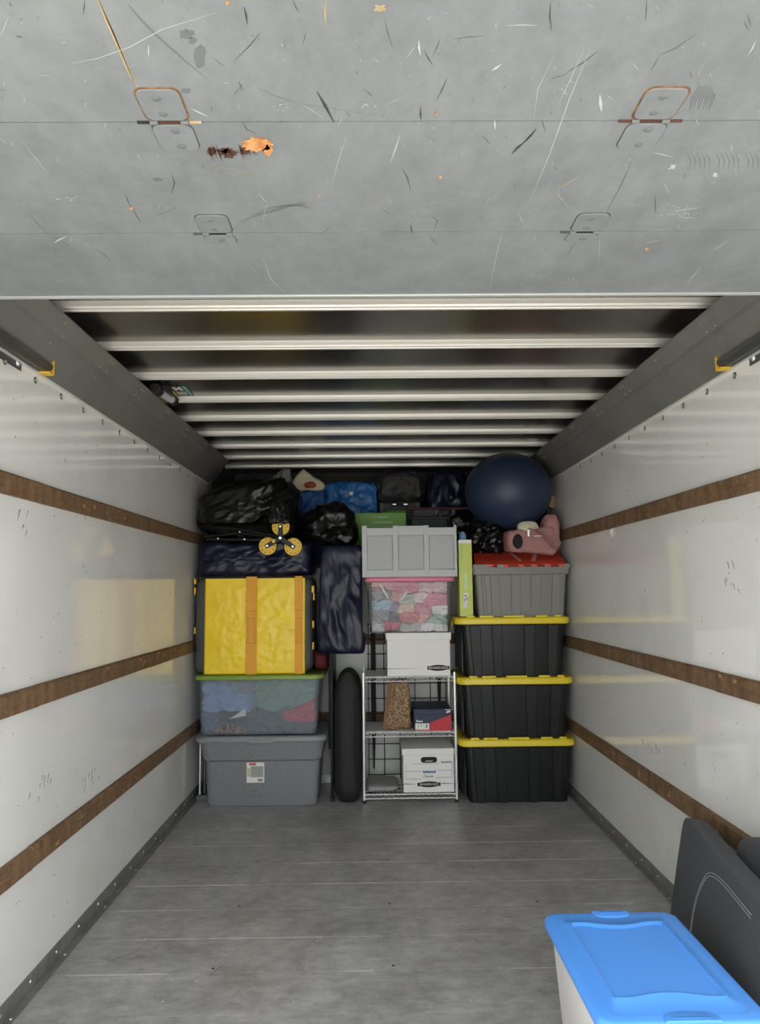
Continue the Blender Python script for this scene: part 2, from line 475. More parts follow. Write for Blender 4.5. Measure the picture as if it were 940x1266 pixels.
# rails
def rail(n, sgn, z0, z1, joints, label):
    X = XL if sgn < 0 else XR
    r = tag(empty('trim_%d' % n, (X, 2.5, z0)), label, kind='structure')
    js = [YR+.05]+joints+[YB-.03]
    for a, b in zip(js[:-1], js[1:]):
        dz = rnd.uniform(-.0015, .0015); th = .019+rnd.uniform(-.0015, .0015)
        mb = MB(); t = th
        prof = [(-.001, z0+dz), (t, z0+dz), (t, z1+dz-.007), (t-.007, z1+dz), (-.001, z1+dz)]
        mb.loft([[(X-sgn*px, y, pz) for px, pz in prof] for y in (a+.0012, b-.0012)])
        obj('board', mb, 'wood_rail', r, smooth=False)
    mk = MB(); rn = random.Random(n)
    for k in range(26):
        y = rn.uniform(1.5, 4.6); z = rn.uniform(z0+.006, z1-.012); l = rn.uniform(.004, .03)
        mk.box(min(X-sgn*.0205, X-sgn*.0213), max(X-sgn*.0205, X-sgn*.0213), y, y+rn.choice((.002, l)), z, z+rn.choice((.002, .012)))
    tag(obj('wear_marks', mk, 'wood_end', r, smooth=False), kind='stuff')
rail(1, -1, 1.567, 1.634, [2.43, 3.63], 'top brown wooden rub rail on the left wall')
rail(2, -1, .901, .969, [2.45, 3.66], 'middle brown wooden rub rail on the left wall')
rail(3, -1, .392, .459, [2.45, 3.64], 'lowest brown wooden rub rail on the left wall')
rail(4, 1, 1.567, 1.634, [2.50, 3.70], 'top brown wooden rub rail on the right wall')
rail(5, 1, .901, .969, [1.4, 2.61, 3.35], 'middle brown wooden rub rail on the right wall')
rail(6, 1, .392, .459, [2.5, 3.7], 'lowest brown wooden rub rail on the right wall')

# back wall up to the attic over the cab
ATZ, YA = 1.45, 5.85
bw = tag(obj('wall_back', MB().box(XL-.05, XR+.05, YB, YB+.05, -.06, ATZ-.03), 'back_white'), 'white front bulkhead wall behind the stacked boxes', kind='structure')
obj('kick_strip', MB().box(XL, XR, YB-.006, YB+.001, .005, .05), 'wall_white', bw)
tr = tag(obj('trim_9', MB().box(XL+.02, XR-.02, YB-.02, YB+.001, .392, .459), 'wood_rail'), 'brown wooden rub rail on the bulkhead wall', kind='structure')
tr = tag(obj('trim_10', MB().box(XL+.02, XR-.02, YB-.02, YB+.001, .901, .969), 'wood_rail'), 'upper brown wooden rub rail on the bulkhead wall', kind='structure')
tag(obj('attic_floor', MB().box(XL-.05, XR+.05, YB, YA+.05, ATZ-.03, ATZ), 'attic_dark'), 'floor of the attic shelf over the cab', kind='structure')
tag(obj('wall_front', MB().box(XL-.05, XR+.05, YA, YA+.05, ATZ, CZ+.05), 'attic_dark'), 'end wall of the attic over the cab, coloured dark as shade', kind='structure')
for sgn, n in ((-1, 11), (1, 12)):
    X = XL if sgn < 0 else XR
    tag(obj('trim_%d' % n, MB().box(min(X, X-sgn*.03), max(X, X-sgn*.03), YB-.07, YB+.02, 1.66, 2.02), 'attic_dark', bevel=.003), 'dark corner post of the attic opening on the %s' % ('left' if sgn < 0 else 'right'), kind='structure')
tag(obj('trim_13', MB().box(XR-.036, XR+.001, 4.83, 4.91, 1.80, 1.88), 'wood_end', bevel=.003), 'small bare wooden block on the right wall beside the ball', kind='structure')

for sgn, nm in ((-1, 'left'), (1, 'right')):
    X = XL if sgn < 0 else XR
    tag(obj('wall_attic_'+nm, MB().box(min(X+sgn*.001, X-sgn*.012), max(X+sgn*.001, X-sgn*.012), YB+.005, YA, ATZ, CZ), 'attic_dark'), '%s side of the attic, coloured dark as shade' % nm, kind='structure')
# ceiling
ce = tag(obj('ceiling', MB().box(XL-.05, XR+.05, YR-.02, YA+.05, CZ, CZ+.05), 'ceiling_metal'), 'dull aluminium ceiling skin with cross bows', kind='structure')
bsrc = None
for yb in BOWS:
    if yb > YA-.05: continue
    if bsrc is None:
        mb = MB(); xs = [XL+.0+(XR-XL)*t/16 for t in range(17)]
        prof = [(-.024, .025), (-.022, .020), (-.021, .006), (-.016, 0), (-.007, 0), (-.004, .004), (.004, .004), (.007, 0), (.016, 0), (.021, .006), (.022, .020), (.024, .025)]
        mb.loft([[(x, py, pz+.003*(1-((x-.056)/1.17)**2)*0) for py, pz in prof] for x in xs])
        bsrc = obj('bow', mb, 'bow_metal', ce, angle=25); bsrc.location = (0, yb, 2.19)
    else: inst(bsrc, 'bow', ce, (0, yb, 2.19))
# rear header that carries the open door
tag(obj('trim_14', MB().box(XL-.05, XR+.05, YR-.03, YR+.02, 2.03, CZ+.06), 'door_edge'), 'grey header above the rear opening', kind='structure')

# ------------------------------------------------------------------ door
DZ = 2.0
dl = [1.751, 1.428, 1.072, .79]
DOOR = tag(empty('door_1', (0, 1.0, DZ)), 'open grey overhead roll-up door of scratched wooden panels', kind='structure')
for a, b in zip(dl[1:], dl[:-1]):
    obj('panel', MB().box(XL+.05, XR-.05, a+.001, b-.001, DZ, DZ+.02), 'door_paint', DOOR)
for a in dl[1:-1]: obj('seam_backing', MB().box(XL+.05, XR-.05, a-.004, a+.004, DZ+.0015, DZ+.004), 'dark_slot', DOOR)  # added dark backing, keeps light out of the panel gaps
obj('edge_strip', MB().box(XL+.05, XR-.05, 1.745, 1.757, DZ-.004, DZ+.022), 'door_edge', DOOR, bevel=.0015, seg=1)
def hinge(x, y, rust):
    z = DZ
    def leaf(y0, y1, name, grow, mm, h, zz):
        mb = MB(); w = .032+grow
        xa, xb = x-w, x+w
        if y0 < y1: ring = rr(xa, xb, y0-grow, y1, z, .016, 4)
        ring = rr(xa, xb, min(y0, y1)-grow, max(y0, y1)+grow, z, .014, 4)
        mb.loft([[(a, b, z+.0005-zz) for a, b, c in ring], [(a, b, z-h) for a, b, c in ring]])
        return obj(name, mb, mm, h_, bevel=.0006, seg=1)
    h_ = empty('hinge', (0,0,0)); h_.parent = DOOR; h_.location = (x, y, 0)
    far, near = (.072, .076) if rust else (.045, .075)
    leaf(y-near, y-.006, 'leaf', 0, 'door_paint', .0028, 0); leaf(y+.006, y+far, 'leaf', 0, 'door_paint', .0022, 0)
    leaf(y-near, y-.004, 'rust_edge', .0026 if rust else .0016, 'rust' if rust else 'scuff_dark', .0009, 0)
    leaf(y+.006, y+far, 'rust_edge', .0014 if rust else .001, 'scuff_dark', .0006, 0)
    kn = MB()
    for a, b in ((-.030, -.018), (.018, .030)): kn.cyl((x+a, y, z-.001), (x+b, y, z-.001), .004, 10)
    obj('knuckle', kn, 'scuff_mid', h_)
    obj('hinge_slot', MB().box(x-.017, x+.017, y-.005, y+.003, z-.0015, z), 'chip_brown' if rust else 'dark_slot', h_)
    for a, b, mm in ((-.05, -.031, 'dark_slot' if x < 0 and rust else 'chip_brown' if rust else 'scuff_dark'), (.031, .05, 'rust_light' if x < 0 else 'chip_brown')):
        if rust or a < 0: obj('pin', MB().cyl((x+a, y, z-.001), (x+b, y, z-.001), .0026, 8), mm, h_)
    for dy in ((-.058, -.022, .02, .06) if rust else (-.058, -.022, .025)):
        mb = MB().loft([[(x+.004*dy/abs(dy)+r*math.cos(k*math.pi/5), y+dy+r*math.sin(k*math.pi/5), z-h) for k in range(10)] for r, h in ((.0065, .0015), (.0065, .0032), (.0045, .004))])
        mb.box(x-.004, x+.004, y+dy-.0007, y+dy+.0007, z-.0043, z-.0038)
        obj('screw', mb, 'scuff_mid', h_)
for x, y, r in ((-.31, 1.071, True), (.445, 1.071, True), (-.31, 1.43, False), (.445, 1.43, False)): hinge(x, y, r)

# wear on the door, measured on the panel plane
def dpt(x, y, dz=.0003): p = atZ(x, y, DZ); return Vector((p.x, p.y, DZ-dz))
marks = {k: MB() for k in ('scuff_dark', 'scuff_mid', 'scuff_white', 'rust_light', 'chip_orange', 'chip_brown')}
def stroke(m_, pts, w0, w1=None, dz=.0003):
    """flat tapered ribbon; widths in millimetres"""
    P = [dpt(x, y, dz) for x, y in pts]; w1 = w0 if w1 is None else w1
    if len(P) == 2: P = [P[0], P[0]*.5+P[1]*.5+Vector((rnd.uniform(-.001, .001), rnd.uniform(-.001, .001), 0)), P[1]]
    n = len(P); l, r = [], []
    for i, p in enumerate(P):
        t = (P[min(i+1, n-1)]-P[max(i-1, 0)]).normalized(); u = Vector((-t.y, t.x, 0))
        f = i/(n-1); w = (w0+(w1-w0)*f)*.0005*(1-.75*abs(2*f-1)**3)
        l.append(p+u*w); r.append(p-u*w)
    marks[m_].add(l+r, [(i, i+1, n+i+1, n+i) for i in range(n-1)])
def patch(m_, cx, cy, w, h, seed, dz=.0003, n=22, jag=.35, rot=0):
    rn = random.Random(seed); c = dpt(cx, cy, dz); ax = dpt(cx+w/2, cy, dz)-c; ay = dpt(cx, cy+h/2, dz)-c; pts = [c]
    for k in range(n):
        a = 2*math.pi*k/n; s = 1-jag*rn.random()
        u, v = math.cos(a), math.sin(a); u, v = u*math.cos(rot)-v*math.sin(rot), u*math.sin(rot)+v*math.cos(rot)
        pts.append(c+ax*(u*s)+ay*(v*s))
    marks[m_].add(pts, [(0, 1+k, 1+(k+1) % n) for k in range(n)])
S = stroke
S('rust_light', [(118, -8), (132, 25), (147, 58), (160, 90), (170, 108)], 6, 5)
S('rust_light', [(122, 0), (140, 40), (168, 107)], 2)
for p, w in (([(88,78),(120,72),(160,58),(200,36),(268,15)], 1.2), ([(28,175),(60,215)], 1.2), ([(0,45),(10,20)], .8), ([(184,55),(184,70)], 1.8), ([(325,318),(335,345),(352,362)], 1.6),
             ([(310,330),(320,338)], 1), ([(67,300),(82,292)], 5), ([(235,133),(258,144)], 3.2), ([(370,127),(400,145)], 1), ([(428,170),(418,200),(410,230)], 1), ([(518,50),(520,68)], 3),
             ([(608,87),(620,79)], 4), ([(625,31),(665,31)], 1.5), ([(742,117),(744,137)], 5), ([(730,60),(705,120),(680,190),(655,250)], 1.2), ([(722,60),(690,130)], 1), ([(808,188),(833,194)], 2),
             ([(495,165),(483,200)], 2.2), ([(475,130),(500,118)], .8), ([(830,262),(868,256)], 3), ([(838,268),(862,270)], 2), ([(800,285),(830,283)], 1.6), ([(820,225),(828,240)], 1), ([(880,310),(900,298)], 2.4),
             ([(850,350),(868,328)], 2), ([(605,360),(615,310),(622,285)], 1.2), ([(692,232),(690,240),(705,258)], 1), ([(720,215),(692,232)], 1), ([(925,68),(935,50)], 2), ([(800,300),(818,296)], 2.2),
             ([(612,148),(613,160)], 3), ([(320,240),(331,251)], 1.6), ([(660,150),(665,110),(685,70)], .8), ([(640,260),(650,282)], 1), ([(740,330),(742,290)], .8), ([(660,300),(662,290)], 1), ([(325,275),(330,250)], .8)):
    S('scuff_white', p, w, dz=.0005)
for p, w in (([(105,0),(103,18)], 1.4), ([(302,8),(306,30)], 3), ([(322,40),(310,55),(290,75)], 1.4), ([(450,110),(462,120)], 1.4), ([(265,72),(278,82)], 1.2), ([(295,100),(300,112)], 1.6),
             ([(155,240),(162,256)], 1.8), ([(164,258),(174,275)], 1.8), ([(33,260),(45,275),(60,290)], 1.2), ([(60,290),(80,300),(100,318)], .9), ([(120,308),(137,322)], 1.8), ([(190,268),(205,262),(218,256)], 1),
             ([(213,216),(216,226),(212,240)], 2), ([(637,188),(648,176),(662,160)], 1.6, ), ([(540,124),(547,110),(553,96)], 1.8), ([(520,131),(521,150)], 2.4), ([(498,208),(504,220),(508,236)], 2), ([(545,46),(535,70)], 1),
             ([(681,3),(680,20),(682,38)], 2), ([(800,0),(798,26)], 1), ([(740,63),(720,78),(700,90)], 1.8), ([(700,92),(680,97)], 1.2), ([(860,42),(835,60),(815,68)], 1.2), ([(815,70),(805,88)], 1), ([(783,195),(770,225),(745,272)], 1.2),
             ([(810,242),(811,265)], 1.4), ([(597,168),(606,178)], 1.4), ([(508,278),(510,288)], 3), ([(534,268),(541,272),(538,282)], 1.8), ([(530,290),(540,302)], 1.6), ([(470,258),(485,266)], 1), ([(560,48),(600,44)], 1), ([(525,63),(535,80)], 1.8),
             ([(475,20),(486,60)], .8), ([(744,262),(728,292)], 1.4), ([(716,295),(698,320)], 1), ([(685,205),(690,212)], 1), ([(0,110),(8,112)], 1), ([(395,290),(410,280)], 1), ([(20,45),(28,46)], 2), ([(300,150),(305,160),(318,165)], 1.8), ([(370,15),(362,0)], 1.2)):
    S('scuff_dark', p, w)
S('scuff_dark', [(633,190),(640,182),(648,176)], 7, 3); S('scuff_dark', [(646,178),(656,168),(663,160)], 4, 5)
S('scuff_mid', [(158,5),(175,25),(195,45),(230,76),(256,97)], 3.2)
S('scuff_dark', [(392,113),(402,130),(413,151)], 5, 6)
S('scuff_mid', [(318,108),(340,118),(366,127)], 1.5); S('scuff_mid', [(366,127),(420,135),(470,143)], 1)
patch('scuff_mid', 231, 42, 22, 14, 1); patch('scuff_mid', 247, 70, 16, 34, 2, jag=.25); patch('scuff_mid', 238, 50, 12, 10, 3); patch('scuff_mid', 230, 112, 14, 8, 4); patch('scuff_mid', 195, 222, 16, 6, 41)
for k in range(9):
    S('scuff_mid', [(297+k*4+rnd.uniform(-3,3), 275-k*1.5), (330+k*6, 257-k*.8), (392-k*.5, 247+k*2.2)], 1.1)
for k in range(9):
    S('scuff_mid', [(852+k*3.2+rnd.uniform(-2,2), 136), (856+k*3.4, 120), (864+k*2, 106)], 2.6)
for k in range(13):
    x = 852+k*6+(6 if k > 4 else 0)+(6 if k > 9 else 0)
    S('scuff_mid', [(x-3, 188), (x+2, 198), (x+1, 210)], 1.6)
patch('chip_brown', 262, 187, 15, 12, 20, jag=.4, dz=.0004, n=40); patch('chip_brown', 283, 189, 26, 15, 21, jag=.45, dz=.0004, n=50); patch('chip_brown', 276, 186, 20, 9, 22, jag=.5, dz=.0004, n=40); patch('chip_brown', 303, 186, 14, 16, 24, jag=.6, dz=.0004, n=40)
for k in range(22): x_ = 256+rnd.uniform(0, 54); S('chip_brown', [(x_, 180+rnd.uniform(-3, 5)), (x_+rnd.uniform(3, 9), 192+rnd.uniform(-2, 8))], rnd.uniform(.8, 2), dz=.0004)
patch('chip_orange', 318, 178, 42, 20, 31, jag=.3, dz=.0008, n=44); patch('chip_orange', 331, 186, 14, 16, 32, jag=.4, dz=.0008, n=30)
for x, y, s_ in ((163,257,6), (395,242,5), (545,219,6), (540,141,5), (470,10,18), (800,308,7), (282,3,8), (700,228,4)): patch('chip_orange' if s_ < 17 else 'rust_light', x, y, s_, s_*.8, int(x), dz=.0007, jag=.6)
for p in ([(455,240),(470,252)], [(265,205),(290,210),(320,220)]): S('rust_light', p, 1.5)
S('rust_light', [(403,0),(402,15),(403,33)], 3)
for cx_, cy_, sx_, sy_, n_ in ((82, 245, 18, 6, 14), (845, 263, 24, 9, 34), (350, 130, 14, 6, 6), (452, 133, 10, 6, 8), (700, 110, 12, 10, 9), (690, 345, 40, 8, 12)):
    for k in range(n_):
        x_, y_ = cx_+rnd.gauss(0, sx_*.6), cy_+rnd.gauss(0, sy_*.6); S('scuff_white', [(x_, y_), (x_+rnd.uniform(-7, 9), y_+rnd.uniform(-3, 3))], rnd.uniform(.6, 1.8), dz=.0005)
pass; patch('scuff_white', 885, 217, 9, 8, 52, jag=.8); patch('scuff_white', 832, 207, 14, 10, 53, jag=.9)
rm = random.Random(77)
for k in range(300):
    x, y = rm.uniform(0, 940), rm.uniform(0, 360); a = rm.choice((rm.uniform(0, 3.14), rm.uniform(.8, 2.2))); l = rm.uniform(1.5, 9)*(1 if rm.random() < .85 else 2.2)
    S(rm.choice(('scuff_dark', 'scuff_mid', 'scuff_mid', 'scuff_white', 'scuff_white')), [(x, y), (x+l*.5*math.cos(a)+rm.uniform(-.7,.7), y+l*.5*math.sin(a)), (x+l*math.cos(a), y+l*math.sin(a))], rm.uniform(.3, 1.1))
for k, nm in (('scuff_dark', 'dark_scuffs'), ('scuff_mid', 'grey_scuffs'), ('scuff_white', 'white_scratches'), ('rust_light', 'rust_streaks'), ('chip_orange', 'paint_chips'), ('chip_brown', 'burn_marks')):
    o = obj(nm, marks[k], k, DOOR, smooth=False); tag(o, kind='stuff')

# door tracks
def track(sgn):
    X = XL if sgn < 0 else XR; nm = 'left' if sgn < 0 else 'right'
    t = thing('door_track', (X, 2.4, 2.0), 'steel roller door track with yellow end stop along the top of the %s wall' % nm, 'track')
    mb = MB(); prof = [(.004, 2.004), (.030, 2.004), (.046, 2.018), (.046, 2.032), (.040, 2.032), (.030, 2.018), (.012, 2.014), (.012, 2.040), (.040, 2.052), (.046, 2.058), (.040, 2.066), (.004, 2.050)]
    mb.loft([[(X-sgn*px, y, pz) for px, pz in prof] for y in (YR+.1, 2.40)])
    obj('channel', mb, 'track_metal', t)
    e = MB()
    xa, xb = sorted((X-sgn*.004, X-sgn*.046))
    e.box(xa, xb, 2.405, 2.412, 2.0, 2.058); e.box(xa, xb, 2.375, 2.410, 1.998, 2.004)
    xa, xb = sorted((X-sgn*.020, X-sgn*.046)); e.box(xa, xb, 2.378, 2.41, 2.048, 2.054)
    obj('end_stop', e, 'yellow_plastic', t, bevel=.0012)
    xa, xb = sorted((X, X-sgn*.004))
    obj('bracket', MB().box(xa, xb, 2.13, 2.27, 1.972, 2.02), 'track_metal', t, bevel=.001)
    bl = MB().loft([[(X-sgn*h, 2.245+r*math.cos(a*math.pi/6), 1.990+r*math.sin(a*math.pi/6)) for a in range(12)] for r, h in ((.011, .003), (.011, .005), (.007, .010))])
    obj('bolt', bl, 'rivet_metal', t)
track(-1); track(1)

# fitting and sticker under the ceiling
t = thing('cylinder_fitting', (-.955, 3.32, 2.18), 'grey cylindrical fitting with black end caps beside the ceiling sticker', 'fitting')
obj('barrel', MB().cyl((-.963, 3.255, 2.178), (-.945, 3.40, 2.178), .019, 14), 'organizer_panel', t)
for a, b in (((-.969, 3.20, 2.178), (-.963, 3.26, 2.178)), ((-.945, 3.395, 2.178), (-.941, 3.43, 2.178))): obj('end_cap', MB().cyl(a, b, .025, 14), 'black_rubber', t, bevel=.004)
obj('bracket', MB().box(-.985, -.93, 3.28, 3.36, 2.180, CZ+.001), 'black_rubber', t)
t = thing('warning_sticker', (-.90, 3.37, CZ), 'small dark sticker with orange and green bars on the ceiling', 'sticker')
def sq(x0, x1, y0, y1, h): return MB().box(x0, x1, y0, y1, CZ-h, CZ+.0005)
obj('backing', sq(-.950, -.853, 3.285, 3.462, .001), 'dark_slot', t)
obj('orange_bar', sq(-.946, -.930, 3.292, 3.456, .0016), 'yellow_plastic', t)
obj('green_bar', sq(-.872, -.857, 3.292, 3.456, .0016), mat('sticker_green', '6fae9a', .6), t)
mk = MB()
for a, b in (((-.92, 3.305), (-.882, 3.365)), ((-.882, 3.305), (-.92, 3.365)), ((-.925, 3.335), (-.878, 3.335))):
    d = Vector((b[0]-a[0], b[1]-a[1], 0)); u = Vector((-d.y, d.x, 0)).normalized()*.006
    A, B = Vector((a[0], a[1], CZ-.0017)), Vector((b[0], b[1], CZ-.0017)); mk.poly([A+u, B+u, B-u, A-u], (0,0,.001))
for k in range(4): mk.box(-.922+.012*k, -.916+.012*k, 3.385, 3.445, CZ-.0016, CZ)
obj('white_symbol', mk, 'paper', t)

# ================================================================== CONTENTS
# ---------- black totes with yellow lids
TY0, TY1 = 4.475, 4.945
def tote(z0, z1, bx0, bx1, lx0, lx1, label):
    """z0 base, z1 top of lid"""
    t = thing('storage_tote', ((bx0+bx1)/2, (TY0+TY1)/2, z0), label, 'tote', 'black totes stacked by the right wall')
    zt = z1-.052; b = MB()
    fx = .022
    b.loft([rr(bx0, bx1, TY0+.012, TY1-.01, z0+.002, .03), rr(bx0-fx*.1, bx1+fx*.1, TY0+.01, TY1-.01, z0+.02, .03), rr(bx0-fx, bx1+fx, TY0-.004, TY1+.004, zt, .03),
            rr(bx0-fx-.006, bx1+fx+.006, TY0-.010, TY1+.008, zt+.001, .03), rr(bx0-fx-.006, bx1+fx+.006, TY0-.010, TY1+.008, zt+.03, .03)])
    w = bx1-bx0
    for f0, f1 in ((.07, .165), (.285, .375), (.60, .695), (.835, .925)):        # raised ribs, wider at the top
        rings = []
        for zz, gx in ((z0+.001, 0), (zt-.002, .006)):
            k = (zz-z0)/(zt-z0)
            xa = bx0-fx*k+(w+2*fx*k)*f0-gx; xb = bx0-fx*k+(w+2*fx*k)*f1+gx; yf = TY0+.012-.016*k
            rings.append([(xa, yf+.002, zz), (xa+.003, yf-.008, zz), (xb-.003, yf-.008, zz), (xb, yf+.002, zz)])
        b.loft(rings)
    for sx, X in ((-1, bx0-fx*.5), (1, bx1+fx*.5)):                                 # side ribs
        for yy in (4.56, 4.66, 4.76, 4.86): b.box(min(X, X+sx*.012), max(X, X+sx*.012), yy, yy+.045, z0+.02, zt)
    obj('body', b, 'tote_black', t, bevel=.0015, seg=1)
    l = MB(); r = .055
    l.loft([rr(lx0+.004, lx1-.004, TY0-.020, TY1+.02, z1-.046, r), rr(lx0, lx1, TY0-.025, TY1+.025, z1-.042, r), rr(lx0, lx1, TY0-.025, TY1+.025, z1-.014, r),
            rr(lx0+.006, lx1-.006, TY0-.018, TY1+.018, z1-.005, r), rr(lx0+.03, lx1-.03, TY0+.006, TY1-.006, z1-.002, r), rr(lx0+.045, lx1-.045, TY0+.02, TY1-.02, z1-.012, r)])
    for f0, f1 in ((.10, .17), (.21, .33), (.42, .60), (.70, .80), (.86, .92)):     # stacking ridges
        l.box(lx0+(lx1-lx0)*f0, lx0+(lx1-lx0)*f1, TY0-.012, TY0+.002, z1-.01, z1+.006)
    lo = obj('lid', l, 'lid_yellow', t, bevel=.002, seg=1)
    for X, sx in ((lx0, -1), (lx1, 1)):
        obj('handle', MB().box(min(X, X+sx*.008), max(X, X+sx*.008), 4.62, 4.80, z1-.065, z1-.03), 'lid_yellow' if sx < 0 else 'tote_black', lo, bevel=.002)
tote(0, .375, .572, 1.160, .512, 1.213, 'black tote with yellow lid standing on the truck floor')
tote(.3735, .738, .566, 1.158, .511, 1.212, 'black tote with yellow lid, middle of the three')
tote(.7365, 1.098, .570, 1.153, .503, 1.207, 'black tote with yellow lid under the grey and red crate')

# ---------- grey crate with red flaps
cz = 1.0965; ct = 1.41
t = thing('lidded_crate', (.93, 4.7, cz), 'grey ribbed crate with bulging red interlocking flap lid', 'crate')
b = MB(); x0, x1 = .652, 1.176
b.loft([rr(x0, x1, 4.485, 4.90, cz, .02), rr(x0-.018, x1+.018, 4.468, 4.92, ct-.06, .02), rr(x0-.032, x1+.034, 4.452, 4.935, ct-.058, .02), rr(x0-.034, x1+.036, 4.450, 4.937, ct-.012, .02)])
for f0, f1, zb in ((.055, .10, 0), (.15, .26, 0), (.38, .49, 0), (.60, .72, .055), (.84, .94, 0)):
    rings = []
    for k in ((zb/.25), 1):
        zz = cz+k*(ct-.06-cz); ww = x1-x0+.036*k; xa = x0-.018*k+ww*f0; xb = x0-.018*k+ww*f1; yf = 4.485-.017*k
        rings.append([(xa, yf+.003, zz), (xa+.003, yf-.007, zz), (xb-.003, yf-.007, zz), (xb, yf+.003, zz)])
    b.loft(rings)
bo = obj('body', b, 'tote_grey2', t, bevel=.0015, seg=1)
for f0, f1 in ((.0, .18), (.25, .34), (.47, .5), (.60, .66), (.74, .80), (.88, 1.0)):
    xa = x0-.034+(x1-x0+.07)*f0; xb = x0-.034+(x1-x0+.07)*f1
    obj('rim_tooth', MB().box(xa, xb, 4.448, 4.47, ct-.02, ct+.005), 'tote_grey2', bo, bevel=.002)
def flap(ya, za, yb, zb, nm):
    mb = MB(); rows = []
    xs = [x0-.02+(x1-x0+.04)*k/24 for k in range(25)]
    top, bot = [], []
    for k, x in enumerate(xs):
        f = k/24; tooth = .030*(1 if math.sin(f*15.5+.6) > 0 else -.3)
        e = 1-.06*abs(2*f-1)
        top.append(((x if k else x), ya, za)); bot.append((x, ya, za-.006))
    rings = []
    for s_ in (0, .25, .5, .75, 1):
        row = []
        for k, x in enumerate(xs):
            f = k/24; tooth = .022*math.sin(f*15.5+.6)
            xx = .93+(x-.93)*(1-.10*s_**2)
            z_ = za+(zb-za)*(s_**.8)+(tooth*.6 if s_ == 1 else 0)
            row.append((xx, ya+(yb-ya)*s_+(tooth if s_ == 1 else 0), z_))
        rings.append(row)
    n = 25; vs_ = [p for r in rings for p in r]; fs = [(a*n+i, a*n+i+1, (a+1)*n+i+1, (a+1)*n+i) for a in range(4) for i in range(n-1)]
    mb.add(vs_, fs)
    o = obj(nm, mb, 'lid_red', t); sdm = o.modifiers.new('thickness', 'SOLIDIFY'); sdm.thickness = .005; sdm.offset = -1
    return o
fl = flap(4.452, ct-.004, 4.70, 1.525, 'flap')
flap(4.935, ct-.004, 4.69, 1.515, 'flap')
for f in (.17, .33, .50, .64, .79, .93):
    xa = x0-.02+(x1-x0+.04)*f
    obj('hinge_tab', MB().box(xa-.014, xa+.014, 4.447, 4.462, ct-.014, ct+.004), mat('tab_red', 'd8442c', .45), fl, bevel=.002)

# ---------- lime box with white top, barcode label
t = thing('slim_carton', (.576, 4.62, 1.10), 'tall slim lime green carton with white top and label', 'box')
obj('body', MB().box(.536, .617, 4.485, 4.62, 1.099, 1.545), 'lime_card', t, bevel=.002)
obj('top_band', MB().box(.537, .616, 4.486, 4.619, 1.545, 1.569), 'white_card', t, bevel=.001)
y = 4.4845
obj('window_strip', MB().box(.569, .584, y-.001, y+.001, 1.262, 1.36), mat('strip_pale', 'c6e0b0', .5), t)
lb = MB().poly([(.556, y-.001, 1.153), (.580, y-.001, 1.152), (.590, y-.001, 1.243), (.566, y-.001, 1.244)], (0, .0015, 0)); lo = obj('label', lb, 'paper', t)
mk = MB()
for k in range(7): mk.box(.564+.0035*k, .5655+.0035*k, y-.0018, y-.0008, 1.19+.002*k, 1.207+.002*k)
mk.box(.568, .578, y-.0018, y-.0008, 1.222, 1.23)
obj('barcode', mk, 'black_ink', lo)
mk = MB(); rn = random.Random(4)
for k in range(8): mk.box(.553, .553+rn.uniform(.004, .008), y-.0008, y+.0005, 1.455+.0095*k, 1.460+.0095*k)
obj('print_marks', mk, 'grey_ink', t)

t = thing('bottle', (.572, 4.60, 1.569), 'small bottle with rounded blue top standing on the lime carton', 'bottle')
R = [(.0225, 0), (.0225, .028), (.021, .040), (.016, .050), (.008, .056), (.001, .058)]
obj('bottle_body', MB().loft([[(.572+r*math.cos(a*math.pi/8), 4.56+r*math.sin(a*math.pi/8), 1.569+h) for a in range(16)] for r, h in R[:4]]), 'bottle_blue', t)
obj('cap', MB().loft([[(.572+r*1.03*math.cos(a*math.pi/8), 4.56+r*1.03*math.sin(a*math.pi/8), 1.569+h+.001) for a in range(16)] for r, h in R[3:]]), 'bottle_pink', t)

# ---------- ball
c = Vector((.892, 4.70, 1.895)); mb = MB(); vs_, fs = ico(6)
mb.add([c+Vector((v.x*.281, v.y*.275, v.z*.253)) for v in vs_], fs)
o = obj('exercise_ball', mb, 'ball_rubber', origin=(c.x, c.y, c.z)); tag(o, 'large dark navy exercise ball wedged under the ceiling', 'ball')

# ---------- pink bag
BALL_C, BALL_R = Vector((.892, 4.70, 1.895)), Vector((.281, .275, .253))
def under_ball(v):
    q = Vector(((v.x-BALL_C.x)/BALL_R.x, (v.y-BALL_C.y)/BALL_R.y, (v.z-BALL_C.z)/BALL_R.z)); l_ = q.length
    if l_ < .998:
        if q.z > -.15: q.z = -.15
        k_ = .998/q.length; v.x = BALL_C.x+BALL_R.x*q.x*k_; v.y = BALL_C.y+BALL_R.y*q.y*k_; v.z = BALL_C.z+BALL_R.z*q.z*k_
def flapz(y):
    """height of the red flaps"""
    if y <= 4.70: return ct-.004+(1.525-ct+.004)*max(0, min(1, (y-4.452)/.248))**.8
    return ct-.004+(1.515-ct+.004)*max(0, min(1, (4.935-y)/.245))**.8
def on_flap(v):
    lim = flapz(v.y)+.003+.018*max(0, 1-max(0, abs(v.y-4.70)-.03)/.04)
    if v.z < lim: v.z = lim
def bag_fit(v):
    v.x = max(v.x, .842); under_ball(v); on_flap(v)
t = thing('shoulder_bag', (.99, 4.55, 1.47), 'dusty pink bag with black oval and straps lying on the red lid', 'bag')
def pshape(q, h):
    f = q.x/h.x; q.z *= .80+.20*max(-.3, f); return q
obj('bag_body', fit(blob(.845, 1.16, 4.50, 4.72, 1.46, 1.662, 6, .024, 7, 3, 5, shape=pshape, flat=False), bag_fit), 'pink_fabric', t)
